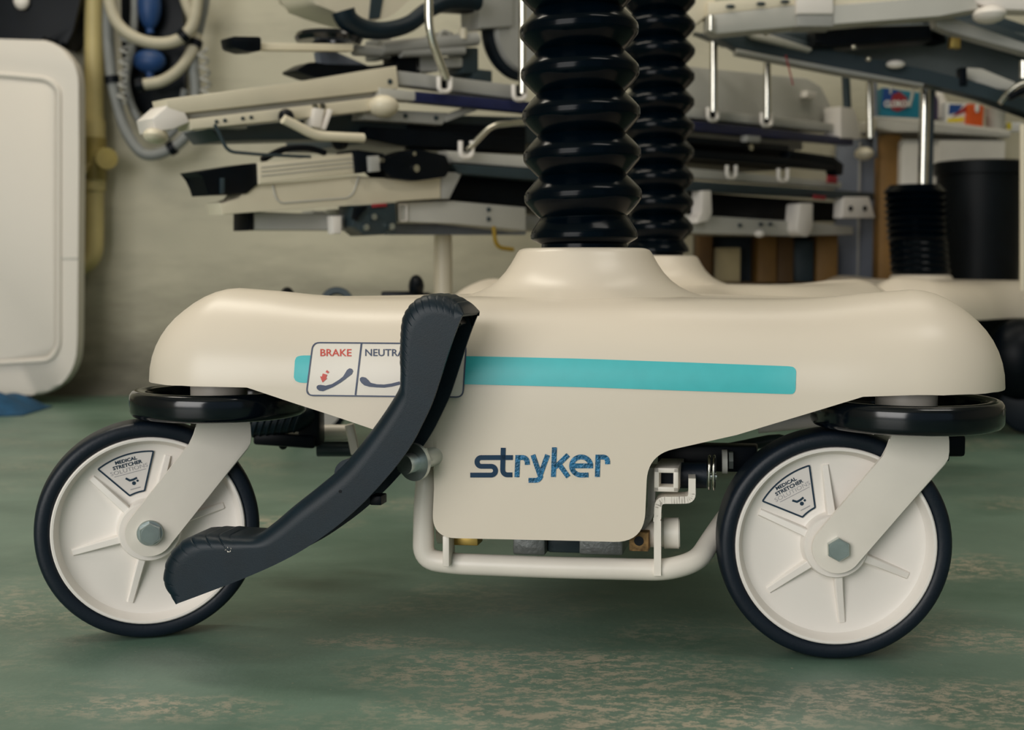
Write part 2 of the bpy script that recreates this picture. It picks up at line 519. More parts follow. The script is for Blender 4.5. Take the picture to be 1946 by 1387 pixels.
def shell_bm(fr=None, apron=True):
    bm = B()
    # perimeter of the front half: (bottom lx, bottom z, top lx, kind)
    cols = []
    nside = 34
    side_y = [LEN / 2 + (CYL - LEN / 2) * i / nside for i in range(nside)]
    def side_x(y): return HW - 0.235 * sstep(0.055, 0.34, y) * sstep(0.055, 0.34, LEN - y)
    for y in side_y: cols.append(('s', -1, y))
    for k in range(13): cols.append(('c', -1, k / 12))
    E = edge_local()
    xs0 = SC - CXL; xs1 = SC + CXL
    E = [e for e in E if xs0 + 0.004 < e.x < xs1 - 0.004]
    L = [0]
    for i in range(1, len(E)):
        dx = abs(E[i].x - E[i - 1].x); L.append(L[-1] + max(dx, 0.25 * (E[i] - E[i - 1]).length))
    for i, e in enumerate(E):
        t = L[i] / L[-1]
        cols.append(('f', e, E[0].x + (E[-1].x - E[0].x) * t))
    for k in range(13): cols.append(('c', 1, 1 - k / 12))
    for y in reversed(side_y): cols.append(('s', 1, y))
    NR, NT = 5, 12
    def mirror(lx, ly): return 2 * SC - lx, LEN - ly
    rows = []
    for rear in (0, 1):
        for c in cols:
            col = []
            if c[0] == 's':
                sgn, y = c[1], c[2]
                sl = (side_x(y + 0.001) - side_x(y - 0.001)) / 0.002
                nl = math.hypot(1, sl); n = (sgn / nl, -sl / nl)
                bz = 0.2385; px, py = SC + sgn * side_x(y), y; bx, by = px, py
            elif c[0] == 'c':
                sgn, t = c[1], c[2]
                a = t * PI / 2
                n = (sgn * math.cos(a), -math.sin(a))
                px, py = SC + sgn * CXL + RC * n[0], CYL + RC * n[1]
                bz = 0.2385; bx, by = px, py
            else:
                e, px = c[1], c[2]
                py = plan_y(px); n = (0, -1)
                bx, bz = e.x, e.y if not (rear or not apron) else 0.2385
                if rear or not apron: bx = px
            for k in range(NR + 1):
                t = k / NR
                x = bx + (px - bx) * t; z = bz + (ZREF - bz) * t
                y = plan_y(x) if c[0] == 'f' else py
                col.append((x, y, z))
            for k in range(1, NT + 1):
                a = k / NT * PI / 2
                ins = RC * (1 - math.cos(a))
                x, y = px - n[0] * ins, py - n[1] * ins
                zt = top_z(x, y) if k == NT else top_z(px - n[0] * max(ins, 0.03), py - n[1] * max(ins, 0.03))
                col.append((x, y, ZREF + (zt - ZREF) * math.sin(a)))
            if rear: col = [(*mirror(x, y), z) for x, y, z in col]
            rows.append([bm.verts.new(loc(x, y, z, fr)) for x, y, z in col])
    n = len(rows)
    for i in range(n):
        A, C = rows[i], rows[(i + 1) % n]
        for k in range(len(A) - 1):
            bm.faces.new((A[k], C[k], C[k + 1], A[k + 1]))
    # top cap: strips from the left inner edge to the right one, front to rear
    nc = len(cols)
    fl = [rows[nside][-1]] + [rows[i][-1] for i in range(nc) if cols[i][0] == 'f'] + [rows[nc - nside - 1][-1]]
    fr_line = [(unloc2(v.co, fr)[0]) for v in fl]
    x0_, x1_ = fr_line[0], fr_line[-1]
    ts = [(x - x0_) / (x1_ - x0_) for x in fr_line]
    rl = [rows[nc + nside][-1]] + [rows[nc + i][-1] for i in range(nc) if cols[i][0] == 'f'] + [rows[2 * nc - nside - 1][-1]]
    rl = rl[::-1]
    def strip(vl, vr):
        (xa, ya), (xb, yb) = unloc2(vl.co, fr), unloc2(vr.co, fr)
        out = [vl]
        for t in ts[1:-1]:
            x = xa + (xb - xa) * t; y = ya + (yb - ya) * t
            out.append(bm.verts.new(loc(x, y, top_z(x, y), fr)))
        return out + [vr]
    grid = [fl]
    for i in range(nside - 1, -1, -1): grid.append(strip(rows[i][-1], rows[nc - 1 - i][-1]))
    for i in range(1, nside): grid.append(strip(rows[2 * nc - 1 - i][-1], rows[nc + i][-1]))
    grid.append(rl)
    for A, C in zip(grid, grid[1:]):
        for k in range(len(A) - 1): bm.faces.new((A[k], A[k + 1], C[k + 1], C[k]))
    # collar humps over the columns
    bmesh.ops.remove_doubles(bm, verts=bm.verts, dist=0.0004)
    bmesh.ops.dissolve_degenerate(bm, edges=bm.edges, dist=0.00005)
    return bm
def unloc2(p, fr=None):
    o, ax, ay = fr or (MID, BX, BY)
    q = p - o
    det = ax.x * ay.y - ax.y * ay.x
    return (q.x * ay.y - q.y * ay.x) / det, (ax.x * q.y - ax.y * q.x) / det
UP = Vector((0, 0, 1))
def collar_bm(o):
    bm = B()
    lathe(bm, [(0.128, 0.312), (0.116, 0.3165), (0.104, 0.3205), (0.094, 0.3255), (0.086, 0.3315), (0.0785, 0.3395), (0.073, 0.3475), (0.069, 0.3545), (0.0668, 0.3585), (0.0645, 0.3612), (0.061, 0.3625), (0.0585, 0.363), (0.034, 0.363)], o, UP, 96)
    return bm
def bellows_bm(o, z0, crests, rv, rc, lean, tilt, ztop):
    """crests: heights of the folds from low to high"""
    bm = B()
    prof = []
    zs = [z0 - 0.002] + crests
    prof.append((rv + 0.003, z0 - 0.001))
    for i, zc in enumerate(crests):
        lo = (crests[i - 1] + zc) / 2 if i else z0 + 0.004
        hi = (crests[i + 1] + zc) / 2 if i + 1 < len(crests) else zc + 0.02
        k = min(1.0, (zc - lo) / 0.018); r_c = rv + (rc - rv) * (0.55 + 0.45 * k)
        for t in (0.0, 0.08, 0.2, 0.4, 0.6, 0.76, 0.88, 0.96, 1.0, 1.04, 1.12, 1.24, 1.4, 1.6, 1.8, 1.92):
            a = abs(1 - t)
            f = 1 - a
            f = f ** 0.92 if f < 0.7 else f ** 0.92
            f = 1.0 - math.sqrt((1 - f) ** 2 + 0.20 ** 2) + 0.19       # rounded crest
            f = max(0.0, min(1, f * 1.08))
            if a > 0.9: f = max(f, 0.03 + 0.25 * (a - 0.9) * 0)
            zz = zc - (zc - lo) * a if t <= 1 else zc + (hi - zc) * a
            prof.append((rv + (r_c - rv) * f, zz))
    prof.append((rv, ztop))
    lathe(bm, prof, o, UP, 72)
    for v in bm.verts:
        zz = v.co.z
        v.co.x += lean * (zz - z0)
        v.co.z += tilt * (v.co.x - o.x) * min(1, max(0, (zz - z0) / 0.03))
    return bm

def ring_bm(c, R=0.0820, r=0.066, z0=0.2055, z1=0.2300):
    bm = B()
    b = 0.005
    prof = [(r, z0 + 0.006), (r, z1 - b), (r + 0.0015, z1 - 0.0015), (r + b, z1), (R - 0.0055, z1), (R - 0.0025, z1 - 0.0013), (R - 0.0006, z1 - 0.0040), (R, z1 - 0.007),
            (R, z0 + 0.006), (R - 0.0006, z0 + 0.0036), (R - 0.0025, z0 + 0.0010), (R - 0.0055, z0), (0.020, z0 + 0.001), (0.020, z0 + 0.006)]
    lathe(bm, prof, c, UP, 96, closed=True)
    return bm

class Wheel:
    """caster in its own frame: u right, v up, w towards the viewer"""
    def __init__(s, hub, yaw):
        s.c = hub; s.r = Vector((math.cos(yaw), math.sin(yaw), 0)); s.n = Vector((math.sin(yaw), -math.cos(yaw), 0))
    def p(s, u, v, w): return s.c + s.r * u + UP * v + s.n * w
def caster(parent, hub, yaw, rib0, label_deg, text_deg, washer, ring_c, labelled=True, prefix=''):
    W = Wheel(hub, yaw)
    bm = B()
    half = [(0.0865, 0.0185), (0.0880, 0.0208), (0.0905, 0.0218), (0.0940, 0.0222), (0.0974, 0.0216), (0.0995, 0.0200), (0.1007, 0.0170), (0.1012, 0.011), (0.1015, 0.004)]
    lathe(bm, half + [(r, -w) for r, w in reversed(half)], W.c, W.n, 96, closed=True)
    wheel = build('caster_wheel', bm, M_TIRE, parent)
    bm = B()
    fr = [(0.0872, 0.0180), (0.0868, 0.0218), (0.0858, 0.0226), (0.0840, 0.0224), (0.0830, 0.0205), (0.0820, 0.0150), (0.0795, 0.0108), (0.0750, 0.0092), (0.032, 0.0098), (0.0295, 0.0108), (0.0284, 0.0135), (0.0278, 0.0215), (0.0268, 0.0230), (0.0105, 0.0230)]
    lathe(bm, fr + [(r, -w) for r, w in reversed(fr)], W.c, W.n, 96, closed=True)
    rim = build('rim', bm, M_CAST, wheel)
    if labelled:
        for k in range(6):
            a = math.radians(rib0 + 60 * k)
            ca, sa = math.cos(a), math.sin(a)
            bm = B()
            def q(r, s, w): return W.p(r * ca - s * sa, r * sa + s * ca, w)
            secs = [(0.0250, 0.0036, 0.0200), (0.046, 0.0033, 0.0155), (0.0705, 0.0030, 0.0110)]
            R = []
            for r, hw_, wt in secs:
                R.append([bm.verts.new(q(r, s, w)) for s, w in ((-hw_ - 0.0006, 0.0088), (-hw_, wt - 0.0008), (-hw_ + 0.0008, wt), (hw_ - 0.0008, wt), (hw_, wt - 0.0008), (hw_ + 0.0006, 0.0088))])
            for A, C in zip(R, R[1:]):
                for i in range(5): bm.faces.new((A[i], A[i + 1], C[i + 1], C[i]))
                bm.faces.new((A[5], A[0], C[0], C[5]))
            bm.faces.new(R[0]); bm.faces.new(R[-1][::-1])
            build('rib', bm, M_CAST, wheel)
        # pie-shaped printed label between two ribs
        c0 = label_deg
        def lab(off, w):
            def fn(p): return W.p(p.x, p.y, w)
            o1 = arc2((0, 0), 0.0735 - off, c0 - 21.2 + math.degrees(off / 0.07), c0 + 21.2 - math.degrees(off / 0.07), 16)
            o2 = arc2((0, 0), 0.0355 + off, c0 + 12.2 - math.degrees(off / 0.034), c0 - 12.2 + math.degrees(off / 0.034), 8)
            return o1, o2, fn
        o1, o2, fn = lab(0.0, 0.0105)
        bm = B(); patch(bm, o1 + o2, fn)
        tag(build('maker_label', bm, M_LABEL, wheel, smooth=False), 'white pie-shaped label with dark outline and lettering')
        bm = B(); o1, o2, fn = lab(0.0007, 0.0108)
        stroke(bm, rounded(o1 + o2, 0.001, 2), 0.0015, fn, closed=True)
        build('label_border', bm, M_NAVYINK, wheel, smooth=False)
        ta = math.radians(text_deg)
        cl = math.radians(label_deg)
        # lettering: lines centred at given distances along the label's own axis
        def tf(along, across, w=0.0108):
            ox, oy = along * math.cos(cl) + across * math.sin(cl), along * math.sin(cl) - across * math.cos(cl)
            def fn(p): return W.p(ox + p.x * math.cos(ta) - p.y * math.sin(ta), oy + p.x * math.sin(ta) + p.y * math.cos(ta), w)
            return fn
        for body, al, wd, ht, bold, m in (('MEDICAL', 0.0679, 0.0198, 0.0033, 0.036, M_NAVYINK), ('STRETCHER', 0.0635, 0.0268, 0.0034, 0.036, M_NAVYINK), ('SOLUTIONS', 0.0590, 0.0340, 0.0036, -0.004, M_FAINT)):
            build('label_lettering', text_fit(body, wd, ht, tf(al, 0), bold), m, wheel, smooth=False)
        bm = B(); stroke(bm, [(-0.0145, 0), (0.0145, 0)], 0.0005, tf(0.0556, 0)); build('label_rule', bm, M_FAINT, wheel, smooth=False)
        f = tf(0.0480, 0.0)
        bm = B(); stroke(bm, [(-0.0056, 0.0038), (-0.0026, 0.0008), (0.0006, 0.0008), (0.0042, 0.0016)], 0.0019, f); build('stretcher_symbol', bm, M_NAVYINK, wheel, smooth=False)
        bm = B(); patch(bm, arc2((0.0004, -0.0026), 0.0018, 0, 345, 12), f); build('stretcher_symbol', bm, M_NAVYINK, wheel, smooth=False)
        bm = B(); patch(bm, arc2((0.0040, -0.0012), 0.0011, 0, 345, 10), f); build('stretcher_symbol', bm, M_NAVYINK, wheel, smooth=False)
        f = tf(0.0403, 0.0)
        bm = B(); stroke(bm, [(-0.0046, 0), (0.0046, 0)], 0.0008, f); build('label_rule', bm, M_FAINT, wheel, smooth=False)
    # fork: bent plate yoke
    fp = [(0.0445, 0.1045), (0.0438, 0.0950), (0.0415, 0.0880), (0.0365, 0.0805)] + [(0.0218 * math.cos(math.radians(a)), 0.0218 * math.sin(math.radians(a))) for a in range(146, 329, 7)] + [(0.0900, 0.0740), (0.0925, 0.0790), (0.0932, 0.0850), (0.0925, 0.0945), (0.0915, 0.1045)]
    bm = B()
    prism(bm, [W.p(u, v, 0.0255) for u, v in fp], W.n * 0.0042, 0.0012)
    prism(bm, [W.p(u, v, -0.0297) for u, v in fp], W.n * 0.0042, 0.0012)
    fork = build('caster_fork', bm, M_PAINT, parent)
    bm = B()
    prism(bm, [W.p(u, v, -0.0290) for u, v in ((0.0448, 0.0995), (0.0912, 0.0995), (0.0912, 0.1042), (0.0448, 0.1042))], W.n * 0.058, 0.002)
    build('yoke_plate', bm, M_PAINT, fork)
    bm = B(); cyl(bm, Vector((ring_c.x, ring_c.y, 0.205)), Vector((ring_c.x, ring_c.y, 0.262)), 0.0265, n=40); build('swivel_stem', bm, M_PAINT, fork)
    # axle bolt
    bm = B()
    if washer: lathe(bm, [(0, 0.0297), (0.0118, 0.0297), (0.0118, 0.0315), (0.0112, 0.0322), (0, 0.0322)], W.c, W.n, 40)
    b0 = 0.0322 if washer else 0.0297
    poly = [W.p(0.0103 * math.cos(math.radians(60 * k + 32)), 0.0103 * math.sin(math.radians(60 * k + 32)), b0) for k in range(6)]
    prism(bm, poly, W.n * 0.0065, 0.0004, 1)
    bo = build('axle_bolt', bm, M_STEEL, fork)
    bm = B(); lathe(bm, [(0, 0.0067), (0.0080, 0.0067), (0.0084, 0.0062)], W.c + W.n * b0, W.n, 32); build('bolt_head', bm, M_STEEL, fork)
    bm = ring_bm(ring_c)
    ring = build('bumper_ring', bm, M_GLOSS, parent)
    return W, wheel, fork

front = empty('stretcher', (MID.x, MID.y, 0), 'cream wheeled stretcher base in the foreground with a teal stripe and brake pedal', 'stretcher')
shell = build('shell', shell_bm(), M_SHELL, front, sharp=50, solid=0.003)
for cy_, nm in ((COLY, 0), (LEN - COLY, 1)):
    o = loc(COLX if not nm else COLX - 0.0135, cy_, 0)
    build('column_collar', collar_bm(o), M_SHELL, front)
    if nm == 0:
        cr = [0.3740] + [0.4142 + 0.0404 * k for k in range(10)]
        build('bellows', bellows_bm(o, 0.363, cr, 0.0400, 0.0583, -0.028, 0.035, 0.86), M_BELL, front, sharp=60)
    else:
        cr = [0.3700] + [0.4080 + 0.0404 * k for k in range(11)]
        build('bellows', bellows_bm(o, 0.3625, cr, 0.0400, 0.0585, 0.0, 0.0, 0.90), M_BELL, front, sharp=60)
# teal stripe
def strip(name, outline_top, outline_bot, m, off, parent, n=60):
    bm = B(); A = []; C = []
    for k in range(n + 1):
        t = 0.5 - 0.5 * math.cos(PI * k / n)
        def samp(pts):
            x = pts[0][0] + (pts[-1][0] - pts[0][0]) * t
            for (x0, y0), (x1, y1) in zip(pts, pts[1:]):
                if x <= x1 + 1e-6: return x, y0 + (y1 - y0) * (x - x0) / max(1e-6, (x1 - x0))
        A.append(samp(outline_top)); C.append(samp(outline_bot))
    rows = [[bm.verts.new(on_face(a[0] + (c[0] - a[0]) * s / 4, a[1] + (c[1] - a[1]) * s / 4, off)) for s in range(5)] for a, c in zip(A, C)]
    for i in range(n):
        for s in range(4): bm.faces.new((rows[i][s], rows[i + 1][s], rows[i + 1][s + 1], rows[i][s + 1]))
    return build(name, bm, m, parent)
st_t = [(562, 685), (564, 679), (569, 676), (577, 675), (700, 675), (900, 676.5), (1100, 681), (1300, 688), (1500, 695.5), (1508, 697), (1512, 701), (1513, 706)]
st_b = [(560, 716), (562, 722), (568, 726), (577, 727), (700, 728), (900, 730), (1100, 735), (1300, 742), (1500, 748.5), (1507, 748), (1511, 744), (1512, 738)]
tag(strip('stripe', st_t, st_b, M_TEAL, 0.0021, front), 'teal stripe across the front')
# pedal instruction sticker
stk = rounded([(597, 650.5), (888, 653), (881, 754), (584, 750.5)], 13, 5)
def sfn(off): return lambda p: on_face(p.x, p.y, off)
def panel(name, x0, x1, m, off, parent):
    return None
bm = B()
# the sticker follows the curved face: a grid trimmed to a rounded outline
n = 40; rows = []
for k in range(n + 1):
    t = k / n
    e = 0
    w_ = 297 * t; r_ = 12
    if w_ < r_: e = r_ - math.sqrt(r_ * r_ - (r_ - w_) ** 2)
    elif w_ > 297 - r_: e = r_ - math.sqrt(r_ * r_ - (w_ - 297 + r_) ** 2)
    a = Vector((597 + 291 * t, 650.5 + 2.5 * t)); c = Vector((584 + 297 * t, 750.5 + 3.5 * t))
    u_ = e / (c - a).length
    a, c = a.lerp(c, u_), c.lerp(a, u_)
    rows.append([bm.verts.new(on_face(*a.lerp(c, s / 6), 0.0026)) for s in range(7)])
for i in range(n):
    for s in range(6): bm.faces.new((rows[i][s], rows[i + 1][s], rows[i + 1][s + 1], rows[i][s + 1]))
stick = tag(build('instruction_sticker', bm, M_STICK, front), 'white pedal sticker with brake and neutral fields')
def dense(pts, step=6.0, closed=True):
    out = []
    for i in range(len(pts) if closed else len(pts) - 1):
        a, b = Vector(pts[i]), Vector(pts[(i + 1) % len(pts)])
        k = max(1, int((b - a).length / step))
        out += [a.lerp(b, j / k) for j in range(k)]
    if not closed: out.append(Vector(pts[-1]))
    return out
bm = B(); stroke(bm, dense(stk, 8), 2.6, sfn(0.0031), closed=True); build('sticker_border', bm, M_INK, stick, smooth=False)
for a, c in (((689, 652), (677.5, 750)), ((790, 652.5), (779, 751))):
    bm = B(); stroke(bm, dense([a, c], 8, False), 3.2, sfn(0.0031)); build('sticker_divider', bm, M_INK, stick, smooth=False)
def tmap(cx, cy, off=0.0031, shear=-0.06): return lambda p: on_face(cx + p.x + p.y * 0.0, cy - p.y + p.x * 0.004, off)
build('sticker_lettering', text_fit('BRAKE', 59, 13.5, tmap(640.5, 669.5), 0.012), M_RED, stick, smooth=False)
build('sticker_lettering', text_fit('NEUTRAL', 84, 13.5, tmap(738, 669.5), 0.012), M_INK, stick, smooth=False)
build('sticker_lettering', text_fit('STEER', 58, 13.5, tmap(830, 671), 0.012), M_GREEN, stick, smooth=False)
def pedal_icon(pts, widths):
    bm = B()
    pts = [Vector(p) for p in pts]; Lf, Rt = [], []
    for i, p in enumerate(pts):
        t = (pts[min(i + 1, len(pts) - 1)] - pts[max(i - 1, 0)]).normalized(); nn = Vector((-t.y, t.x)) * widths[i] / 2
        Lf.append(p + nn); Rt.append(p - nn)
    patch(bm, Lf + Rt[::-1], sfn(0.0031))
    build('pedal_symbol', bm, M_INK, stick, smooth=False)
pedal_icon([(604, 735), (606, 735), (610, 736.2), (616, 737), (622, 736), (634, 732), (648, 723.5), (656, 717.5), (661, 712), (666, 706.5), (669.5, 702), (670.5, 700.5)], [3, 8, 11.5, 11.5, 8, 6, 6, 6.5, 9, 12, 9, 3])
pedal_icon([(687.5, 717), (689, 719), (693, 722), (698, 726.5), (705, 730.5), (718, 732.5), (732, 733), (746, 731), (762, 727)], [4, 9, 13, 12.5, 8, 6, 6, 6, 6])
pedal_icon([(800, 728), (815, 734), (830, 739), (843, 740), (850, 738.5), (855, 736), (857, 735)], [6, 6, 7, 11.5, 12, 8, 3])
bm = B(); patch(bm, [(610.5, 714.5), (614, 715), (615.5, 709), (624, 711.5), (622, 717.5), (624, 718.5), (615, 726)], sfn(0.0031)); build('arrow', bm, M_RED, stick, smooth=False)
bm = B(); patch(bm, [(621, 706), (623.5, 702.5), (628, 706.5), (625, 709)], sfn(0.0031)); build('arrow', bm, M_RED, stick, smooth=False)
bm = B(); patch(bm, [(843, 713), (848, 710), (851, 718), (853.5, 723), (847, 728), (841, 724)], sfn(0.0031)); build('arrow', bm, M_GREEN, stick, smooth=False)
# brand lettering on the apron; coordinates of a 6.487 times enlargement of the photograph
def lfn(p): return on_face(880 + p.x / 6.487, 840 + p.y / 6.487, 0.0022)
def letter(strokes, m=M_FOIL):
    bm = B()
    for pts in strokes: stroke(bm, pts, 60, lfn)
    tag(build('letter', bm, m, front, smooth=False))
letter([[(620, 186), (470, 186), (235, 187)] + arc2((232, 240), 54, 270, 90, 12) + [(350, 294)] + arc2((352, 348), 54, -90, 90, 12) + [(95, 402)],
        [(501, 66), (494, 330)] + arc2((552, 342), 57, 180, 90, 8) + [(613, 399)]], M_LOGO)
letter([[(669, 428), (681, 156)], [(683, 185), (735, 185)] + arc2((738, 243), 58, -90, 0, 8) + [(798, 276)]])
letter([[(866, 153), (950, 395)], [(1047, 153), (955, 405)] + arc2((898, 400), 66, 20, 90, 8) + [(812, 466)]])
letter([[(1131, 60), (1118, 425)], [(1135, 305), (1175, 275), (1300, 153)], [(1190, 270), (1302, 425)]])
letter([[(1345, 288), (1606, 288)], arc2((1460, 290), 117, 0, -270, 28, 112) + [(1550, 400)]])
letter([[(1659, 425), (1667, 151)], [(1668, 180), (1725, 180)] + arc2((1728, 236), 57, -90, 0, 8) + [(1786, 268)]])

# casters
lw_yaw, rw_yaw = math.radians(17.0), math.radians(-3.5)
lh = at(283, 1005, 1.219); lh.z = 0.1015
rh = at(1580, 1037, 1.153); rh.z = 0.1015
WL, wl, fl_ = caster(front, lh, lw_yaw, 15, 106.6, 13, True, Vector((lh.x + 0.0665 * math.cos(lw_yaw), lh.y + 0.0665 * math.sin(lw_yaw), 0)))
WR, wr, fr_ = caster(front, rh, rw_yaw, 37, 128.5, 28.5, False, Vector((rh.x + 0.0625 * math.cos(rw_yaw), rh.y + 0.0625 * math.sin(rw_yaw), 0)))
for sx in (-1, 1):
    q = loc(SC + sx * CXL, LEN - CYL, 0)
    yaw = math.radians(8)
    h = Vector((q.x + 0.0675 * math.cos(yaw), q.y + 0.0675 * math.sin(yaw), 0.1015))
    yaw += PI
    caster(front, h, yaw, 0, 0, 0, False, q, labelled=False)
bm = B()
a = at(1786, 842, 1.19); box(bm, a - Vector((0.004, 0.012, 0.011)), a + Vector((0.020, 0.012, 0.009)), 0.003)
box(bm, a - Vector((0.006, 0.012, 0.016)), a + Vector((0.006, 0.012, 0)), 0.003)
build('brake_tab', bm, M_BLACK, fr_)

# ---- brake pedal: hollow rubber channel, open along its lower right edge
UPP = smooth_path([Vector((x, y, 0)) for x, y in ((879, 600), (866, 582), (848, 571), (826, 566), (804, 567), (785, 576), (771, 591), (763, 609), (760, 640), (759, 680), (759, 715), (757, 738),
      (738, 772), (706, 818), (672, 862), (640, 897), (600, 931), (552, 969), (512, 1003), (478, 1025), (440, 1026), (400, 1025), (368, 1026), (346, 1033), (326, 1049), (312, 1070), (306, 1096), (309, 1116), (322, 1132), (338, 1146))], 3.0)
LOW = smooth_path([Vector((x, y, 0)) for x, y in ((879, 600), (870, 622), (858, 655), (846, 692), (834, 730), (822, 765), (806, 800), (784, 842), (756, 882), (722, 922), (690, 956), (650, 992), (610, 1022), (570, 1048), (520, 1074), (460, 1100), (400, 1123), (360, 1138), (338, 1146))], 3.0)
def resample(path, n):
    L = [0]
    for a, b in zip(path, path[1:]): L.append(L[-1] + (b - a).length)
    out = []; j = 0
    for k in range(n + 1):
        t = L[-1] * k / n
        while j < len(path) - 2 and L[j + 1] < t: j += 1
        u = (t - L[j]) / max(1e-9, L[j + 1] - L[j])
        out.append(path[j].lerp(path[j + 1], min(1, max(0, u))))
    return out, L[-1]
NP = 900
U, ul = resample(UPP, NP)
Lo, ll = resample(LOW, NP)
PY = -0.137
def pedal_pt(px, py, dep):
    d = ray(px, py); Y = 1.1
    for _ in range(25):
        p = Vector((0, 0, H)) + d * (Y / d.y)
        Y += (PY - unloc(p)[1]) * 0.85
    return p + BY * dep
bm = B(); rows = []
PW, PB = 0.056, 0.013
for i in range(NP + 1):
    # rib wave near both heads
    s = U[i]
    f_ = i / NP
    amp, per = 0.0, 1.0
    if f_ < 0.30: amp = sstep(0.02, 0.06, f_) * (1 - sstep(0.235, 0.245, f_)); per = 0.0142
    elif f_ > 0.70: amp = (1 - sstep(0.975, 0.995, f_)) * sstep(0.765, 0.770, f_); per = 0.0262
    ph = (f_ / per) % 1.0
    wave = amp * (0.0012 * ph - 0.0010 * (1 if ph < 0.16 else 0))
    if i in (0, NP): wave = 0
    u3 = pedal_pt(s.x, s.y, 0); l3 = pedal_pt(Lo[i].x, Lo[i].y, 0)
    a, b = U[max(0, i - 1)], U[min(NP, i + 1)]
    t3 = (pedal_pt(b.x, b.y, 0) - pedal_pt(a.x, a.y, 0)).normalized()
    nrm = t3.cross(BY).normalized()
    if nrm.dot(u3 - l3) < 0 : nrm = -nrm
    if i < 8 or i > NP - 8: nrm = (u3 - pedal_pt(600, 900, 0)).normalized()
    wdt = (u3 - l3).length
    b_ = min(PB, wdt * 0.6)
    inn = (l3 - u3).normalized() if wdt > 1e-6 else -nrm
    ib = u3 + inn * b_
    row = [l3, l3.lerp(ib, 0.33), l3.lerp(ib, 0.66), l3.lerp(ib, 0.93), ib]
    for k in range(1, 7):
        an = k / 6 * PI / 2
        row.append(u3 + inn * b_ * (1 - math.sin(an)) + BY * b_ * (1 - math.cos(an)) + nrm * wave * (k / 6))
    row.append(u3 + BY * (PW / 2) + nrm * wave)
    for k in range(0, 6):
        an = k / 5 * PI / 2
        row.append(u3 + inn * b_ * (1 - math.cos(an)) + BY * (PW - b_ + b_ * math.sin(an)) + nrm * wave * (1 - k / 5))
    row += [u3.lerp(l3, 0.5) + BY * PW, l3 + BY * PW]
    rows.append([bm.verts.new(q) for q in row])
for A, C in zip(rows, rows[1:]):
    for k in range(len(A) - 1):
        bm.faces.new((A[k], A[k + 1], C[k + 1], C[k]))
bmesh.ops.remove_doubles(bm, verts=bm.verts, dist=0.00005)
bmesh.ops.dissolve_degenerate(bm, edges=bm.edges, dist=0.00002)
pedal = tag(build('brake_pedal', bm, M_PEDAL, front, sharp=55, solid=0.004), 'dark grey rubber rocker pedal with ribbed heads')
# inner steel arm inside the channel, boss and pivot
bm = B()
mid = [pedal_pt(a.x * 0.45 + c.x * 0.55, a.y * 0.45 + c.y * 0.55, PW * 0.55) for a, c in zip(U[40:-40:10], Lo[40:-40:10])]
for a, c in zip(mid, mid[1:]): bar(bm, a, c + (c - a) * 0.2, 0.012, 0.03, 0.0)
build('pedal_core', bm, M_BLACK, pedal)
bm = B()
a = pedal_pt(655, 905, 0.03); cyl(bm, pedal_pt(654, 906, 0.012), pedal_pt(654, 906, 0.046), 0.0130, n=28); build('pedal_boss', bm, M_PEDAL, pedal)
bm = B(); p = pedal_pt(648, 933, -0.0024); cyl(bm, p, p + BY * 0.001, 0.0013, n=14); build('hole', bm, M_BLACK, pedal)
bm = B(); p = pedal_pt(705, 956, 0.02); obox(bm, p, BX * 0.005, BY * 0.008, UP * 0.004, 0.001); build('clip', bm, M_BLACK, pedal)
bm = B()
random.seed(3)
for i, (x, y) in enumerate(((432, 1043), (436, 1047), (440, 1041), (434, 1039), (439, 1046), (430, 1046))):
    p = pedal_pt(x, y, -0.0023); v = [bm.verts.new(p + BX * random.uniform(-.0012, .0012) + UP * random.uniform(-.0012, .0012) + BY * -0.0001) for _ in range(3)]
    bm.faces.new(v)
tag(build('paint_fleck', bm, M_STICK, pedal, smooth=False), kind='stuff')
# axle, washers and elbow behind the pedal
ax0, ax1 = pedal_pt(748, 893, 0.030), pedal_pt(806, 886, 0.095)
dr = (ax1 - ax0).normalized()
bm = B(); cyl(bm, ax0, ax1, 0.0085, n=24); axl = build('pedal_axle', bm, M_STEEL, front)
bm = B(); cyl(bm, ax0 + dr * 0.012, ax0 + dr * 0.016, 0.0165, n=32); build('washer', bm, M_STEEL, axl)
bm = B(); prism(bm, [ax0 + dr * 0.0165 + (frame_of(dr)[0] * math.cos(k * PI / 3) + frame_of(dr)[1] * math.sin(k * PI / 3)) * 0.0125 for k in range(6)], dr * 0.009, 0.001); build('nut', bm, M_STEEL, axl)
# ---- undercarriage of the front stretcher
def UPt(px, py, ly):
    """photo point at local depth ly of the base"""
    d = ray(px, py); Y = 1.2
    for _ in range(25):
        p = Vector((0, 0, H)) + d * (Y / d.y)
        Y += (ly - unloc(p)[1]) * 0.85
    return p
TU = -0.045
bm = B()
pth = [UPt(790, 885, -0.02), UPt(812, 897, TU), UPt(806, 960, TU), UPt(804, 1062, TU), UPt(862, 1071, TU), UPt(1040, 1078, TU), UPt(1268, 1083, TU), UPt(1326, 1066, TU + 0.01), UPt(1362, 1010, TU + 0.05), UPt(1420, 930, TU + 0.10), UPt(1470, 860, TU + 0.13)]
tube(bm, fillet(pth, 0.030, 8), 0.0096, 20)
tag(build('bumper_tube', bm, M_PAINT, front), 'white bent tube under the apron')
bm = B(); tube(bm, fillet([UPt(780, 884, -0.03), UPt(812, 880, -0.03), UPt(813, 940, -0.03)], 0.014, 8), 0.0085, 16); build('elbow', bm, M_GREY, front)
bm = B(); bar(bm, UPt(853, 1012, -0.05), UPt(853, 1070, -0.05), 0.006, 0.03, 0.001); build('tube_bracket', bm, M_PAINT, front)
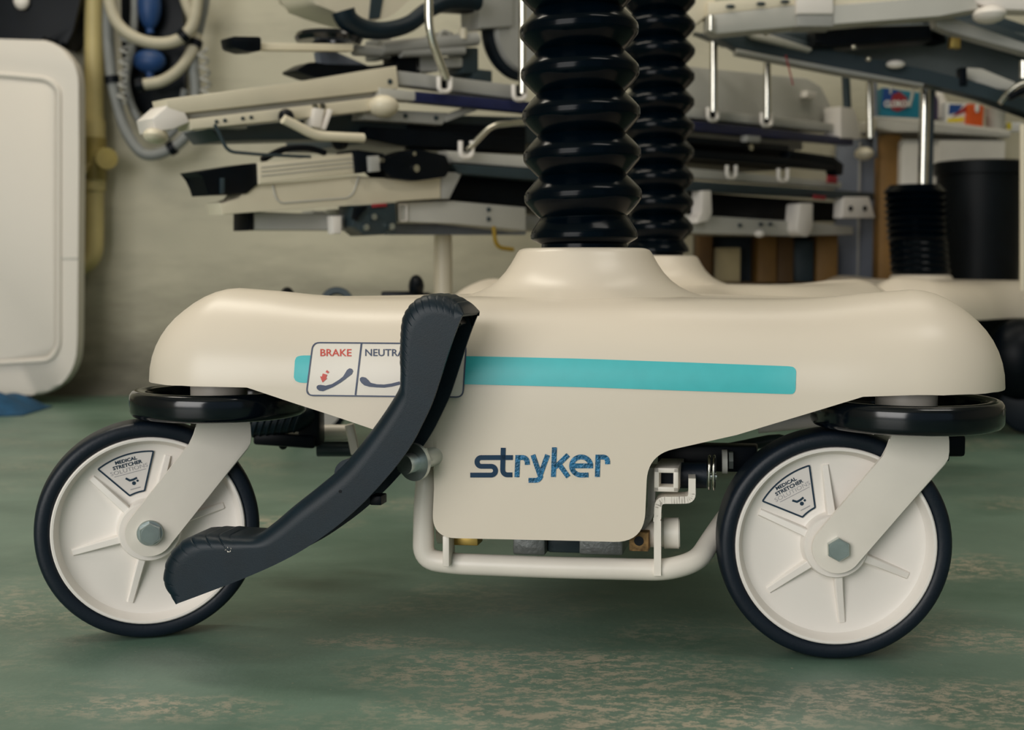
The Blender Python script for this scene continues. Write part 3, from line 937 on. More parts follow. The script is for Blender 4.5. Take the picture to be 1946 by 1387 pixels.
bm = B(); p = [UPt(1315, 905, -0.045), UPt(1315, 945, -0.045), UPt(1290, 946, -0.045), UPt(1252, 946, -0.045), UPt(1250, 972, -0.045), UPt(1250, 1086, -0.045)]
pp = fillet(p, 0.008, 5)
for i in range(len(pp) - 1): bar(bm, pp[i], pp[i + 1] + (pp[i + 1] - pp[i]).normalized() * 0.001, 0.0062, 0.024, 0.0)
build('tube_bracket', bm, M_PAINT, front)
bm = B(); pp = fillet([UPt(1240, 885, -0.03), UPt(1238, 972, -0.03), UPt(1218, 1000, -0.03)], 0.012, 5)
for i in range(len(pp) - 1): bar(bm, pp[i], pp[i + 1] + (pp[i + 1] - pp[i]).normalized() * 0.001, 0.0065, 0.024, 0.0)
build('apron_strap', bm, M_GREY, front)
# square tube end with a hollow mouth
bm = B(); c = UPt(1266, 912, -0.055); s, wv = 0.0105, 0.0022
for dx, dz, hx, hz in ((-s + wv, 0, wv, s), (s - wv, 0, wv, s), (0, s - wv, s, wv), (0, -s + wv, s, wv)):
    obox(bm, c + BX * dx + UP * dz + BY * 0.03, BX * hx, BY * 0.03, UP * hz, 0.0008)
build('square_tube', bm, M_PAINT, front)
bm = B(); obox(bm, c + BY * 0.03, BX * 0.0075, BY * 0.012, UP * 0.0075); build('tube_plug', bm, M_BLACK, front)
bm = B(); cyl(bm, UPt(1292, 903, -0.02), UPt(1343, 903, -0.02), 0.0115, n=28); build('damper', bm, M_TIRE, front)
for x in (1347, 1356):
    bm = B(); a = UPt(x, 866, -0.02); b = UPt(x + 2, 930, -0.02); cc = (a + b) / 2; rr = (a - b).length / 2
    tube(bm, [cc + UP * rr * math.sin(2 * PI * k / 20) + BY * rr * 0.55 * math.cos(2 * PI * k / 20) for k in range(20)], 0.0012, 8, closed=True); build('spring_clip', bm, M_CHROME, front)
bm = B(); cyl(bm, UPt(1343, 905, -0.02), UPt(1362, 905, -0.02), 0.003, n=14); build('clip_pin', bm, M_STEEL, front)
bm = B(); cyl(bm, UPt(1372, 877, 0.0), UPt(1382, 877, 0.0), 0.011, n=24); build('bushing', bm, M_LGREY, front)
bm = B(); cyl(bm, UPt(1385, 874, 0.0), UPt(1393, 874, 0.0), 0.0085, n=6); build('nut', bm, M_STEEL, front)
bm = B(); obox(bm, UPt(1345, 868, 0.02), BX * 0.045, BY * 0.012, UP * 0.012, 0.002); build('hinge_block', bm, M_BLACK, front)
bm = B(); tube(bm, smooth_path([UPt(1360, 858, 0.12), UPt(1420, 846, 0.12), UPt(1480, 836, 0.12), UPt(1530, 850, 0.12)], 0.01), 0.006, 10); build('linkage_rod', bm, M_DGREY, front)
bm = B(); cyl(bm, UPt(1440, 806, 0.03), UPt(1600, 790, 0.03), 0.0085, n=18); build('side_rail', bm, M_CAST, front)
bm = B(); cyl(bm, UPt(1222, 1013, -0.03), UPt(1292, 1013, -0.03), 0.0125, n=32); vb = build('valve_body', bm, M_PAINT, front)
bm = B(); cyl(bm, UPt(1262, 1013, -0.03), UPt(1290, 1013, -0.03), 0.0138, n=32); build('valve_cap', bm, M_PAINT, front)
bm = B(); obox(bm, UPt(1216, 1026, -0.045), BX * 0.0085, BY * 0.008, UP * 0.0085, 0.001); build('rusty_block', bm, M_RUST, front)
bm = B(); p = UPt(1214, 1028, -0.0535); cyl(bm, p, p + BY * 0.002, 0.0042, n=18); build('hole', bm, M_BLACK, front)
bm = B(); obox(bm, UPt(888, 1024, -0.03), BX * 0.012, BY * 0.01, UP * 0.004, 0.001); build('brass_fitting', bm, M_BRASS, front)
bm = B(); cyl(bm, UPt(832, 1012, -0.01), UPt(848, 1012, -0.01), 0.010, n=24); build('valve_cap', bm, M_PAINT, front)
for x0, x1, m in ((974, 1036, M_ALU), (1100, 1184, M_ALU), (1036, 1100, M_DGREY)):
    bm = B(); a, b = UPt(x0, 1000, -0.02), UPt(x1, 1056, -0.02)
    o = (a + b) / 2; obox(bm, o + BY * (0.03 if m is M_ALU else 0.04), BX * ((b - a).length * 0.5 * (x1 - x0) / math.hypot(x1 - x0, 56)), BY * 0.03, UP * abs(a.z - b.z) / 2, 0.002)
    build('jack_block', bm, m, front)
# side pedal and tube seen behind the left caster
bm = B(); tube(bm, smooth_path([at(470, 806, 1.45), at(520, 802, 1.45), at(560, 797, 1.45), at(585, 786, 1.46)], 0.008), 0.014, 14)
sp = tag(build('side_pedal', bm, M_PEDAL, front), 'black ribbed side pedal behind the left caster')
for i in range(8):
    x = 478 + i * 13; p = at(x, 806 - i * 1.5, 1.45)
    bm = B(); tube(bm, [p + Vector((0.006 * math.sin(2 * PI * k / 16) , 0.015 * math.cos(2 * PI * k / 16), 0.015 * math.sin(2 * PI * k / 16))) for k in range(16)], 0.0011, 6, closed=True); build('rib', bm, M_PEDAL, sp)
bm = B(); a, b = at(486, 830, 1.46), at(602, 838, 1.46); bar(bm, a, b, 0.014, 0.03, 0.003); build('pedal_bracket', bm, M_BLACK, front)
bm = B(); ball(bm, at(538, 846, 1.46), 0.005, 0.005, 0.005); build('knob', bm, M_BLACK, front)
bm = B(); obox(bm, at(592, 808, 1.47), Vector((0.012, 0, 0)), Vector((0, 0.02, 0)), Vector((0, 0, 0.022)), 0.003); build('pedal_clamp', bm, M_BLACK, front)
bm = B(); cyl(bm, at(600, 822, 1.5), at(668, 822, 1.5), 0.0092, n=24); build('cross_tube', bm, M_PAINT, front)
bm = B(); cyl(bm, at(603, 853, 1.5), at(672, 853, 1.5), 0.0088, n=24); build('damper', bm, M_DGREY, front)
bm = B(); bar(bm, at(664, 806, 1.42), at(676, 862, 1.42), 0.009, 0.012, 0.001); build('tube_bracket', bm, M_PAINT, front)
# rear underframe so that the base is whole
for sx in (-1, 1):
    bm = B(); bar(bm, loc(SC + sx * 0.09, 0.10, 0.262), loc(SC + sx * 0.09, LEN - 0.10, 0.262), 0.04, 0.04, 0.003); build('frame_rail', bm, M_DGREY, front)
for ly in (CYL, LEN - CYL):
    bm = B(); bar(bm, loc(SC - 0.33, ly, 0.262), loc(SC + 0.33, ly, 0.262), 0.03, 0.05, 0.003); build('frame_cross', bm, M_DGREY, front)
# ------------------------------------------------------------------ background
M_PIPE = mat('yellowed_pipe_paint', (188, 172, 118), 0.5, noise=0.12, scale=8)
M_OLIVE = mat('olive_valve_paint', (140, 124, 66), 0.5, noise=0.2, scale=20)
M_HOSE = mat('beige_hose_rubber', (186, 178, 156), 0.55, noise=0.06)
M_HOSEG = mat('grey_hose_rubber', (126, 128, 126), 0.5, noise=0.08)
M_BLUE = mat('blue_bag_fabric', (28, 66, 118), 0.5, noise=0.2, scale=20)
M_CLOTH = mat('blue_cloth', (20, 74, 110), 0.8, noise=0.2, scale=40)
M_BIN = mat('black_bin_plastic', (4, 10, 15), 0.5, noise=0.2, spec=0.2)
M_WOOD = mat('plywood', (128, 94, 44), 0.6, noise=0.25, scale=9)
M_DWOOD = mat('dark_wood', (88, 62, 26), 0.65, noise=0.25, scale=9)
M_BOARD = mat('blue_grey_board', (116, 122, 134), 0.6, noise=0.05)
M_TUB = mat('white_tub_plastic', (206, 202, 192), 0.45, noise=0.03)
M_BOXT = mat('teal_carton', (22, 120, 146), 0.5, noise=0.08, scale=20)
M_BOXB = mat('blue_carton', (26, 72, 142), 0.5, noise=0.05)
M_ORANGE = mat('orange_carton', (214, 86, 18), 0.5, noise=0.08)
M_YEL = mat('yellow_print', (226, 204, 40), 0.5, noise=0.04)
M_WHITE = mat('white_print', (230, 228, 224), 0.5, noise=0.02)
M_DRED = mat('dark_red_print', (150, 40, 48), 0.5, noise=0.05)
M_SLATE = mat('slate_grey_paint', (84, 92, 94), 0.5, noise=0.2, scale=6)
M_PANEL = mat('panel_plastic', (224, 217, 207), 0.5, noise=0.01, scale=5)
M_OCHRE = mat('ochre_strap', (150, 122, 30), 0.6)
M_CARTON = mat('cream_carton', (200, 184, 142), 0.6, noise=0.08)

def mp(Y): return Y / F                                        # metres per photo pixel at that distance
def pbox(name, x0, y0, x1, y1, Y, dep, m, parent=None, bev=0.004):
    a, b = at(x0, y0, Y), at(x1, y1, Y)
    bm = B(); box(bm, (min(a.x, b.x), Y, min(a.z, b.z)), (max(a.x, b.x), Y + dep, max(a.z, b.z)), bev)
    return build(name, bm, m, parent)
def ppoly(name, pts, Y, dep, m, parent=None, bev=0.003, rnd=0):
    if rnd: pts = rounded(pts, rnd, 4)
    bm = B(); prism(bm, [at(p[0], p[1], Y) for p in pts], Vector((0, dep, 0)), bev)
    return build(name, bm, m, parent)
def ptube(name, pts, Y, rpx, m, parent=None, rnd=0.0, spline=False, n=12):
    P = [at(p[0], p[1], p[2] if len(p) > 2 else Y) for p in pts]
    if spline: P = smooth_path(P, 0.012)
    elif rnd: P = fillet(P, rnd, 5)
    bm = B(); tube(bm, P, rpx * mp(Y), n)
    return build(name, bm, m, parent)
# ---- white panel leaning at the left, with the things around it
Yp = 3.30
pl = empty('bed_end_panel', at(20, 760, Yp) * Vector((1, 1, 0)) if False else Vector((at(20, 700, Yp).x, Yp, 0)), 'white moulded bed end panel with rounded corners standing by the wall at left', 'panel')
outl = rounded([(-300, 62), (40, 74), (146, 92), (150, 300), (145, 752), (-300, 752)], 95, 8)
outl = [Vector((-300, 66)), Vector((0, 74))] + arc2((70, 160), 79, -90, 0, 9, 86)[1:] + [(150, 300), (147, 640)] + arc2((62, 660), 84, 0, 90, 9, 91) + [(-300, 751)]
ppoly('panel', outl, Yp, 0.05, M_PANEL, pl, 0.010)
inn_ = [(-300, 138), (0, 142), (90, 150), (112, 168), (112, 660), (96, 684), (0, 690), (-300, 690)]
bm = B(); tube(bm, fillet([at(x, y, Yp - 0.001) for x, y in inn_], 0.02, 4), 0.007, 10); build('panel_bead', bm, M_PANEL, pl)
ppoly('panel_field', [(-300, 146), (0, 150), (86, 157), (104, 172), (104, 655), (90, 676), (0, 682), (-300, 682)], Yp - 0.003, 0.01, M_PANEL, pl, 0.002)
pbox('seam', 108, 489, 147, 492, Yp - 0.0015, 0.004, M_LGREY, pl, 0.0005)
for x in (-200, 40):
    a = at(x, 748, Yp); bm = B(); cyl(bm, Vector((a.x, Yp + 0.025, 0)), Vector((a.x, Yp + 0.025, 0.05)), 0.018); build('foot', bm, M_BLACK, pl)
bg = empty('black_cushion', at(40, 0, 3.4), 'black padded cushion hung on the wall above the white bed end panel', 'cushion')
ppoly('pad', rounded([(-260, -120), (158, -120), (152, 0), (138, 62), (122, 90), (104, 84), (92, 60), (60, 96), (-260, 108)], 12, 4), 3.40, 0.11, M_BLACK, bg, 0.012)
bm = B(); ball(bm, at(41, 2, 3.39), 0.020, 0.015, 0.022); build('toggle', bm, M_CAST, bg)
bm = B()
nx, ny = 22, 14
vs = []
for j in range(ny + 1):
    row = []
    for i in range(nx + 1):
        u, v = i / nx, j / ny
        a = at(-150, 790, 3.08); x = a.x + u * 0.255; y = 3.03 + v * 0.20
        e = math.sin(PI * min(1, u * 1.0)) ** 0.6 * math.sin(PI * v) ** 0.7 if 0 < u < 1 else 0
        z = 0.062 * e * (0.72 + 0.28 * math.sin(9 * u + 5 * v) * math.cos(7 * v - 3 * u)) + 0.001
        row.append(bm.verts.new((x, y + 0.012 * math.sin(7 * u), z)))
    vs.append(row)
for j in range(ny):
    for i in range(nx): bm.faces.new((vs[j][i], vs[j][i + 1], vs[j + 1][i + 1], vs[j + 1][i]))
tag(build('blue_cloth', bm, M_CLOTH, None, solid=0.004), 'crumpled blue cloth on the floor below the white bed end panel', 'cloth')
# ---- pipe on the wall
pp_ = empty('wall_pipe', at(178, 300, 3.45), 'yellowed vertical pipe with a valve on the wall beside the white panel', 'pipe')
ptube('pipe', [(179, -260), (179, 455), (176, 490), (150, 508), (40, 512)], 3.45, 18, M_PIPE, pp_, 0.05, n=20)
for y0, y1, r, m in ((228, 262, 21, M_PIPE), (342, 362, 21, M_PIPE), (262, 342, 23, M_OLIVE)):
    bm = B(); cyl(bm, at(179, y0, 3.45), at(179, y1, 3.45), r * mp(3.45), n=24); build('valve_body' if m is M_OLIVE else 'pipe_collar', bm, m, pp_)
bm = B(); cyl(bm, at(200, 300, 3.43), at(203, 301, 3.38), 20 * mp(3.4), n=20); build('valve_knob', bm, M_OLIVE, pp_)
bm = B(); cyl(bm, at(186, 282, 3.45), at(160, 330, 3.41), 6 * mp(3.4), n=12); build('valve_lever', bm, M_OLIVE, pp_)
bm = B(); cyl(bm, at(179, 30, 3.45), at(179, 30, WALL), 0.012); build('pipe_clip', bm, M_PIPE, pp_)
# ---- hoses hanging in loops
def hose(pts, Y, rpx, m, label, ties=()):
    P = smooth_path([at(p[0], p[1], p[2] if len(p) > 2 else Y) for p in pts], 0.0035)
    r = rpx * mp(Y)
    bm = B(); tube(bm, P, r, 14, rf=lambda i: r * (1.0 if (i // 1) % 2 else 0.90))
    o = build('hose', bm, m, None, sharp=180)
    tag(o, label, 'hose', None)
    for k in ties:
        i = int(k * (len(P) - 1)); d = (P[min(i + 3, len(P) - 1)] - P[max(0, i - 3)]).normalized()
        bm = B(); cyl(bm, P[i] - d * 0.009, P[i] + d * 0.009, r * 1.25, n=16); build('tie', bm, M_BLACK, o)
    return o
hose([(196, -120), (204, -20), (222, 42), (262, 74), (312, 82), (352, 66), (372, 20), (380, -120)], 3.36, 11.5, M_HOSE, 'beige corrugated hose, topmost loop of the hanging bundle', (0.62,))
hose([(335, -120, 3.42), (350, -10, 3.41), (374, 62, 3.40), (352, 118), (312, 152), (262, 162)], 3.38, 11, M_HOSE, 'beige corrugated hose of the middle arc ending at a black tie in the bundle', (0.985, 0.60))
hose([(212, -120), (205, 30), (210, 130), (222, 195), (240, 250), (268, 289), (298, 293), (338, 274), (362, 240), (372, 180), (368, 100), (388, 0), (392, -120)], 3.40, 11, M_HOSEG, 'grey corrugated hose, lowest and longest loop of the hanging bundle', (0.535, 0.30))
hose([(252, -120, 3.44), (256, 10, 3.44), (250, 90, 3.43), (240, 160), (262, 225), (300, 262), (336, 240), (352, 170)], 3.44, 8, M_HOSEG, 'thin grey hose at the back of the hanging bundle', ())
for (x, y, rx, ry, lab) in ((284, 8, 22, 48, 'upper blue rubber bag hanging among the hoses'), (284, 116, 31, 22, 'lower blue rubber bag inside the loops of hose')):
    bm = B(); ball(bm, at(x, y, 3.44), rx * mp(3.44), 0.03, ry * mp(3.44), 20)
    o = build('rubber_bag', bm, M_BLUE); tag(o, lab, 'bag')
    bm = B(); cyl(bm, at(x, y + ry * 0.9, 3.44), at(x + 2, y + ry * 0.9 + 12, 3.44), 0.010, n=14); build('neck', bm, M_BLUE, o)
o = ppoly('black_pouch', rounded([(228, -90), (335, -90), (350, 60), (352, 210), (300, 226), (258, 214), (232, 120)], 18, 4), 3.475, 0.03, M_BLACK, None, 0.008)
tag(o, 'black pouch hanging on the wall behind the loops of hose', 'pouch')
bm = B(); cyl(bm, at(300, -80, 3.46), at(300, -80, WALL), 0.008); build('hook', bm, M_STEEL, o)
for lab, pts in (('clear coiled tube at the left side of the hose bundle', [(238, 60), (236, 130), (232, 195)]), ('clear coiled tube at the right side of the hose bundle', [(384, 92), (390, 140), (392, 185)])):
    P = smooth_path([at(x, y, 3.38) for x, y in pts], 0.004)
    Q = []
    for i, p in enumerate(P):
        for k in range(4):
            t = (i + k / 4) * 0.9; q = p.lerp(P[min(i + 1, len(P) - 1)], k / 4)
            Q.append(q + Vector((0.011 * math.cos(t), 0.011 * math.sin(t), 0)))
    bm = B(); tube(bm, Q, 0.0035, 8); tag(build('coiled_tube', bm, M_GREY), lab, 'tube')

# ---- the stack of stretcher litters: a vertical plane receding to the right
SO = Vector((-0.176, 2.40, 0)); SA = math.atan2(0.90, 1.03)
SD = Vector((math.cos(SA), math.sin(SA), 0)); SN = Vector((-math.sin(SA), math.cos(SA), 0))
def sp(px, py, wd=0.0):
    d = ray(px, py)
    t = (SO + SN * wd - Vector((0, 0, H))).dot(SN) / d.dot(SN)
    return Vector((0, 0, H)) + d * t
def spoly(name, pts, dep, m, parent, wd=0.0, bev=0.003, rnd=0):
    if rnd: pts = rounded(pts, rnd, 3)
    bm = B(); prism(bm, [sp(p[0], p[1], wd) for p in pts], SN * dep, bev); return build(name, bm, m, parent)
def sbar(name, p0, p1, hpx, dep, m, parent, wd=0.0, bev=0.002):
    h = hpx / 2
    d = Vector((p1[0] - p0[0], p1[1] - p0[1])).normalized(); n = Vector((-d.y, d.x)) * h
    return spoly(name, [(p0[0] - n.x, p0[1] - n.y), (p1[0] - n.x, p1[1] - n.y), (p1[0] + n.x, p1[1] + n.y), (p0[0] + n.x, p0[1] + n.y)], dep, m, parent, wd, bev)
def stube(name, pts, rpx, m, parent, wd=0.0, rnd=0.02, n=12):
    P = [sp(p[0], p[1], p[2] if len(p) > 2 else wd) for p in pts]
    r = rpx * mp(sum(p.y for p in P) / len(P))
    bm = B(); tube(bm, fillet(P, rnd, 5), r, n); return build(name, bm, m, parent)
def sball(name, x, y, rx, ry, m, parent, wd=0.0, dep=0.03):
    p = sp(x, y, wd); bm = B(); ball(bm, p, rx * mp(p.y), dep, ry * mp(p.y)); return build(name, bm, m, parent)
def sbolt(x, y, r, m, parent, wd=-0.002):
    p = sp(x, y, wd); bm = B(); cyl(bm, p, p + SN * 0.006, r * mp(p.y), n=14); return build('bolt', bm, m, parent)
UL = empty('stretcher_litter', sp(900, 250, 0.25), 'upper white stretcher litter of the stack with raised head end and dark blue rail', 'stretcher')
spoly('head_beam', [(315, 188), (550, 158), (697, 133), (754, 125), (758, 168), (717, 173), (350, 215), (320, 208)], 0.05, M_WARM, UL)
spoly('beam_web', [(350, 212), (720, 170), (720, 192), (350, 226)], 0.03, M_GREY, UL, 0.012)
spoly('lower_flange', [(360, 226), (722, 184), (712, 210), (366, 246)], 0.05, M_WARM, UL)
for x, y in ((412, 231), (428, 229), (462, 225), (478, 223)): sbolt(x, y, 3.5, M_DGREY, UL)
for x, y in ((600, 203), (614, 202)): sbolt(x, y, 6, M_CHROME, UL, -0.004)
sbolt(742, 155, 5, M_DGREY, UL)
spoly('end_bracket', [(290, 225), (318, 200), (352, 212), (362, 232), (330, 246), (296, 250)], 0.06, M_CAST, UL, 0, 0.004)
sball('corner_bumper', 296, 258, 22, 15, M_WARM, UL, 0.02, 0.035)
sball('corner_bumper', 728, 202, 30, 21, M_WARM, UL, 0.0, 0.035)
spoly('side_rail', [(757, 134), (995, 163), (995, 190), (757, 160)], 0.035, M_GREY, UL, 0.01)
spoly('side_rail', [(1225, 195), (1600, 236), (1600, 252), (1225, 215)], 0.035, M_LGREY, UL, 0.01)
spoly('rail_end', [(722, 166), (792, 174), (792, 192), (722, 186)], 0.04, M_LGREY, UL, -0.004)
spoly('blue_rail', [(790, 173), (1000, 193), (1230, 220), (1622, 262), (1622, 276), (1230, 240), (1000, 213), (790, 193)], 0.03, M_NAVY, UL, -0.006)
spoly('under_tray', [(400, 244), (700, 214), (990, 222), (990, 272), (700, 262), (420, 268)], 0.10, M_DGREY, UL, 0.055, 0.004)
spoly('under_tray', [(760, 216), (990, 222), (1300, 250), (1300, 288), (990, 272), (760, 264)], 0.40, M_DGREY, UL, 0.06, 0.004)
spoly('dark_panel', [(780, 232), (1000, 240), (1000, 292), (780, 284)], 0.02, M_BLACK, UL, 0.045)
spoly('cross_beam', [(692, 206), (852, 214), (842, 237), (690, 227)], 0.04, M_GREY, UL, 0.02)
sbar('cross_strut', (846, 226), (906, 204), 12, 0.02, M_GREY, UL, 0.02)
for x, y in ((772, 220), (830, 224)): sbolt(x, y, 4, M_DGREY, UL, 0.016)
for x, y in ((845, 150), (987, 165), (1355, 208), (1457, 218)):
    s_ = 1.0 if x < 1000 else 0.85
    stube('hook_bracket', [(x - 11 * s_, y - 4), (x - 11 * s_, y + 24 * s_), (x + 11 * s_, y + 24 * s_), (x + 11 * s_, y - 4)], 4.5 * s_, M_CAST, UL, -0.02, 0.012)
    sbar('bracket_gap', (x, y - 4), (x, y + 18 * s_), 9, 0.008, M_BLACK, UL, -0.012)
stube('guard_post', [(815, -80), (815, 62), (848, 150)], 8, M_CHROME, UL, -0.02, 0.03)
stube('guard_post', [(993, -80), (993, 178)], 7, M_CHROME, UL, -0.02)
stube('guard_post', [(1356, 66), (1356, 212)], 7.5, M_CHROME, UL, -0.03)
stube('guard_post', [(1458, 92), (1458, 226)], 7, M_CHROME, UL, -0.03)
stube('guard_post', [(1652, 140), (1654, 262)], 7, M_CHROME, UL, -0.03)
stube('guard_post', [(1663, 140), (1664, 300)], 4, M_BOARD, UL, 0.0)
stube('guard_post', [(1607, 140), (1610, 205)], 8, M_DGREY, UL, 0.0)
spoly('end_block', [(1598, 202), (1622, 206), (1634, 236), (1636, 264), (1598, 262)], 0.05, M_CAST, UL, -0.01)
sball('corner_bumper', 1642, 292, 17, 13, M_WARM, UL, 0.0, 0.04)
spoly('foot_panel', [(1225, 118), (1310, 127), (1535, 148), (1562, 164), (1582, 205), (1592, 252), (1225, 238)], 0.03, M_LGREY, UL, 0.05, 0.006)
sbar('latch', (1534, 178), (1552, 181), 12, 0.02, M_CAST, UL, 0.03)
sbar('latch', (1420, 263), (1446, 265), 12, 0.02, M_GREY, UL, -0.015)
sbolt(1428, 280, 6, M_CHROME, UL, -0.015)
for a, b, h in (((1225, 258), (1500, 282), 12), ((1225, 284), (1590, 316), 16)):
    sbar('lower_rail', a, b, h, 0.03, M_BLACK, UL, 0.0)
spoly('lower_frame', [(1500, 285), (1585, 297), (1604, 312), (1602, 332), (1590, 334), (1586, 312), (1500, 300)], 0.03, M_BLACK, UL, 0.0)
stube('release_lever', [(538, 226), (566, 240), (600, 258), (690, 262)], 9, M_WARM, UL, -0.03, 0.03)
sball('lever_knob', 544, 222, 15, 15, M_BLACK, UL, -0.015, 0.02)
sbar('lever_bracket', (608, 206), (602, 242), 18, 0.03, M_CAST, UL, -0.01)
sbar('lever_bracket', (630, 208), (616, 246), 8, 0.03, M_CAST, UL, -0.01)
stube('wire_loop', [(408, 236), (418, 256), (432, 288), (500, 294), (590, 298)], 3.2, M_DGREY, UL, -0.01)
sbar('head_fixing', (414, 236), (470, 238), 12, 0.03, M_GREY, UL, 0.02)
sball('lower_knob', 646, 270, 17, 15, M_BLACK, UL, 0.0, 0.02)
for wq in (0.12, 0.2):
    bm = B(); bar(bm, sp(700, 215, 0) + SN * wq, sp(1590, 268, 0) + SN * wq, 0.03, 0.04); build('frame_rail', bm, M_GREY, UL)

spoly('dark_fill', [(1225, 266), (1500, 290), (1500, 322), (1225, 300)], 0.18, M_BLACK, UL, 0.08)  # black slab added as dark fill behind the upper litter's rails
spoly('back_strut', [(700, 240), (760, 244), (1000, 262), (1000, 290), (760, 276), (690, 262)], 0.06, M_BLACK, UL, 0.03)
LL = empty('stretcher_litter', sp(900, 400, 0.25), 'lower white stretcher litter of the stack with black corner and pull-out tray', 'stretcher')
spoly('black_corner', [(373, 326), (463, 312), (492, 309), (492, 350), (470, 368), (397, 371), (389, 338)], 0.06, M_BLACK, LL, -0.005, 0.003)
sbar('corner_rib', (424, 338), (424, 368), 8, 0.01, M_DGREY, LL, -0.010)
spoly('tray', [(492, 308), (674, 290), (678, 330), (494, 349)], 0.07, M_WARM, LL, -0.012, 0.003)
for k in range(3):
    sbar('tray_groove', (497, 318 + 8 * k), (673, 300.5 + 8 * k), 1.6, 0.002, M_GREY, LL, -0.0135, 0)
spoly('side_panel', [(472, 352), (560, 345), (679, 334), (734, 342), (838, 327), (838, 377), (674, 388), (424, 408), (417, 385), (455, 380)], 0.05, M_WARM, LL, 0.0)
spoly('panel_return', [(838, 327), (880, 327), (855, 378), (838, 378)], 0.05, M_GREY, LL, 0.002)
stube('panel_seam', [(518, 352), (524, 376), (534, 386), (662, 376), (672, 366), (682, 336)], 1.6, M_LGREY, LL, -0.001)
spoly('latch_body', [(674, 284), (732, 292), (736, 300), (792, 283), (850, 296), (856, 318), (850, 336), (790, 344), (742, 338), (734, 322), (678, 330)], 0.06, M_BLACK, LL, -0.02, 0.004, 4)
sbar('latch_tab', (712, 296), (714, 326), 18, 0.02, M_GREY, LL, -0.03)
sbolt(792, 320, 7, M_CHROME, LL, -0.024); sbolt(727, 304, 5, M_CHROME, LL, -0.035); sbolt(788, 292, 4, M_CHROME, LL, -0.024)
stube('carry_handle', [(498, 304), (540, 281), (590, 281), (618, 291)], 6, M_BLACK, LL, 0.01, 0.03)
spoly('upper_rail', [(848, 286), (1000, 296), (1230, 312), (1600, 346), (1600, 358), (1230, 332), (1000, 318), (862, 308)], 0.03, M_LGREY, LL, 0.005)
spoly('lower_rail', [(860, 310), (1000, 320), (1230, 338), (1662, 366), (1662, 380), (1230, 358), (1000, 340), (876, 330)], 0.04, M_DGREY, LL, -0.005)
for x, y in ((886, 270), (1390, 316), (1488, 322)):
    s_ = 1.1 if x < 1000 else 0.85
    stube('hook_bracket', [(x - 10 * s_, y - 2), (x - 10 * s_, y + 26 * s_), (x + 10 * s_, y + 26 * s_), (x + 10 * s_, y - 2)], 4.5 * s_, M_CAST, LL, -0.02, 0.012)
stube('guard_rod', [(890, 284), (934, 238), (1000, 232)], 6, M_CHROME, LL, -0.02, 0.02)
spoly('frame_beam', [(757, 384), (860, 382), (1000, 394), (1000, 440), (860, 424), (757, 423)], 0.05, M_LGREY, LL, 0.02)
stube('beam_end', [(759, 388), (773, 388), (773, 420), (759, 420), (759, 388)], 1.6, M_CAST, LL, 0.017, 0.004)
for x, y in ((930, 398), (930, 416)): sbolt(x, y, 4, M_DGREY, LL, 0.016)
spoly('front_beam', [(482, 402), (700, 410), (700, 438), (482, 437)], 0.05, M_GREY, LL, 0.03)
spoly('end_cap', [(471, 402), (483, 402), (483, 438), (471, 438)], 0.05, M_BLACK, LL, 0.028, 0.002)
spoly('beam_plate', [(632, 410), (650, 410), (650, 444), (634, 444)], 0.02, M_CAST, LL, 0.01)
spoly('latch_mechanism', [(672, 390), (752, 386), (756, 430), (730, 446), (694, 448), (672, 430)], 0.05, M_DGREY, LL, 0.0, 0.004)
spoly('hook_latch', [(676, 392), (700, 390), (698, 398), (684, 404), (682, 420), (672, 416)], 0.01, M_BLACK, LL, -0.012)
for x, y in ((697, 432), (746, 430), (712, 412)): sbolt(x, y, 6, M_STEEL, LL, -0.008)
sbar('red_tag', (708, 391), (736, 389), 7, 0.004, M_DRED, LL, -0.006)
sbar('dark_beam', (752, 436), (1000, 436), 20, 0.04, M_BOARD, LL, 0.08)
spoly('underside_fill', [(880, 328), (1000, 340), (1230, 358), (1590, 385), (1590, 420), (1230, 418), (1000, 390), (858, 378)], 0.18, M_BLACK, LL, 0.06)  # black body added to darken the space behind the lower rails
spoly('end_beam', [(1225, 402), (1500, 420), (1622, 430), (1622, 446), (1500, 448), (1225, 440)], 0.04, M_LGREY, LL, 0.02)
spoly('end_bracket', [(1334, 362), (1352, 362), (1354, 406), (1346, 420), (1326, 424), (1326, 414), (1336, 404)], 0.03, M_CAST, LL, -0.01)
spoly('end_bracket', [(1520, 386), (1546, 386), (1544, 436), (1536, 450), (1522, 448), (1516, 438)], 0.04, M_CAST, LL, -0.01, 0.003, 4)
spoly('end_plate', [(1604, 374), (1652, 374), (1664, 414), (1602, 414)], 0.03, M_CAST, LL, -0.008)
for x, y in ((1618, 396), (1645, 396)): sbolt(x, y, 5, M_BLACK, LL, -0.012)
for x, y in ((1408, 428), (1448, 426), (1466, 426)): sbolt(x, y, 3.5, M_DGREY, LL, 0.014)
sball('foot', 1443, 444, 10, 7, M_CAST, LL, 0.01, 0.012)
sbar('red_tag', (1574, 340), (1592, 342), 14, 0.006, M_DRED, LL, -0.012); sbar('red_tag', (1548, 374), (1570, 376), 8, 0.006, M_DRED, LL, -0.012)
stube('yellow_strap', [(938, 430), (942, 470), (975, 474)], 4, M_OCHRE, LL, 0.0)
for wq in (0.12, 0.2):
    bm = B(); bar(bm, sp(700, 410, 0) + SN * wq, sp(1600, 436, 0) + SN * wq, 0.03, 0.04); build('frame_rail', bm, M_GREY, LL)
for x in (1060, 1120):
    spoly('stack_spacer', [(x, 240), (x + 26, 242), (x + 26, 410), (x, 408)], 0.06, M_DGREY, LL, 0.05)
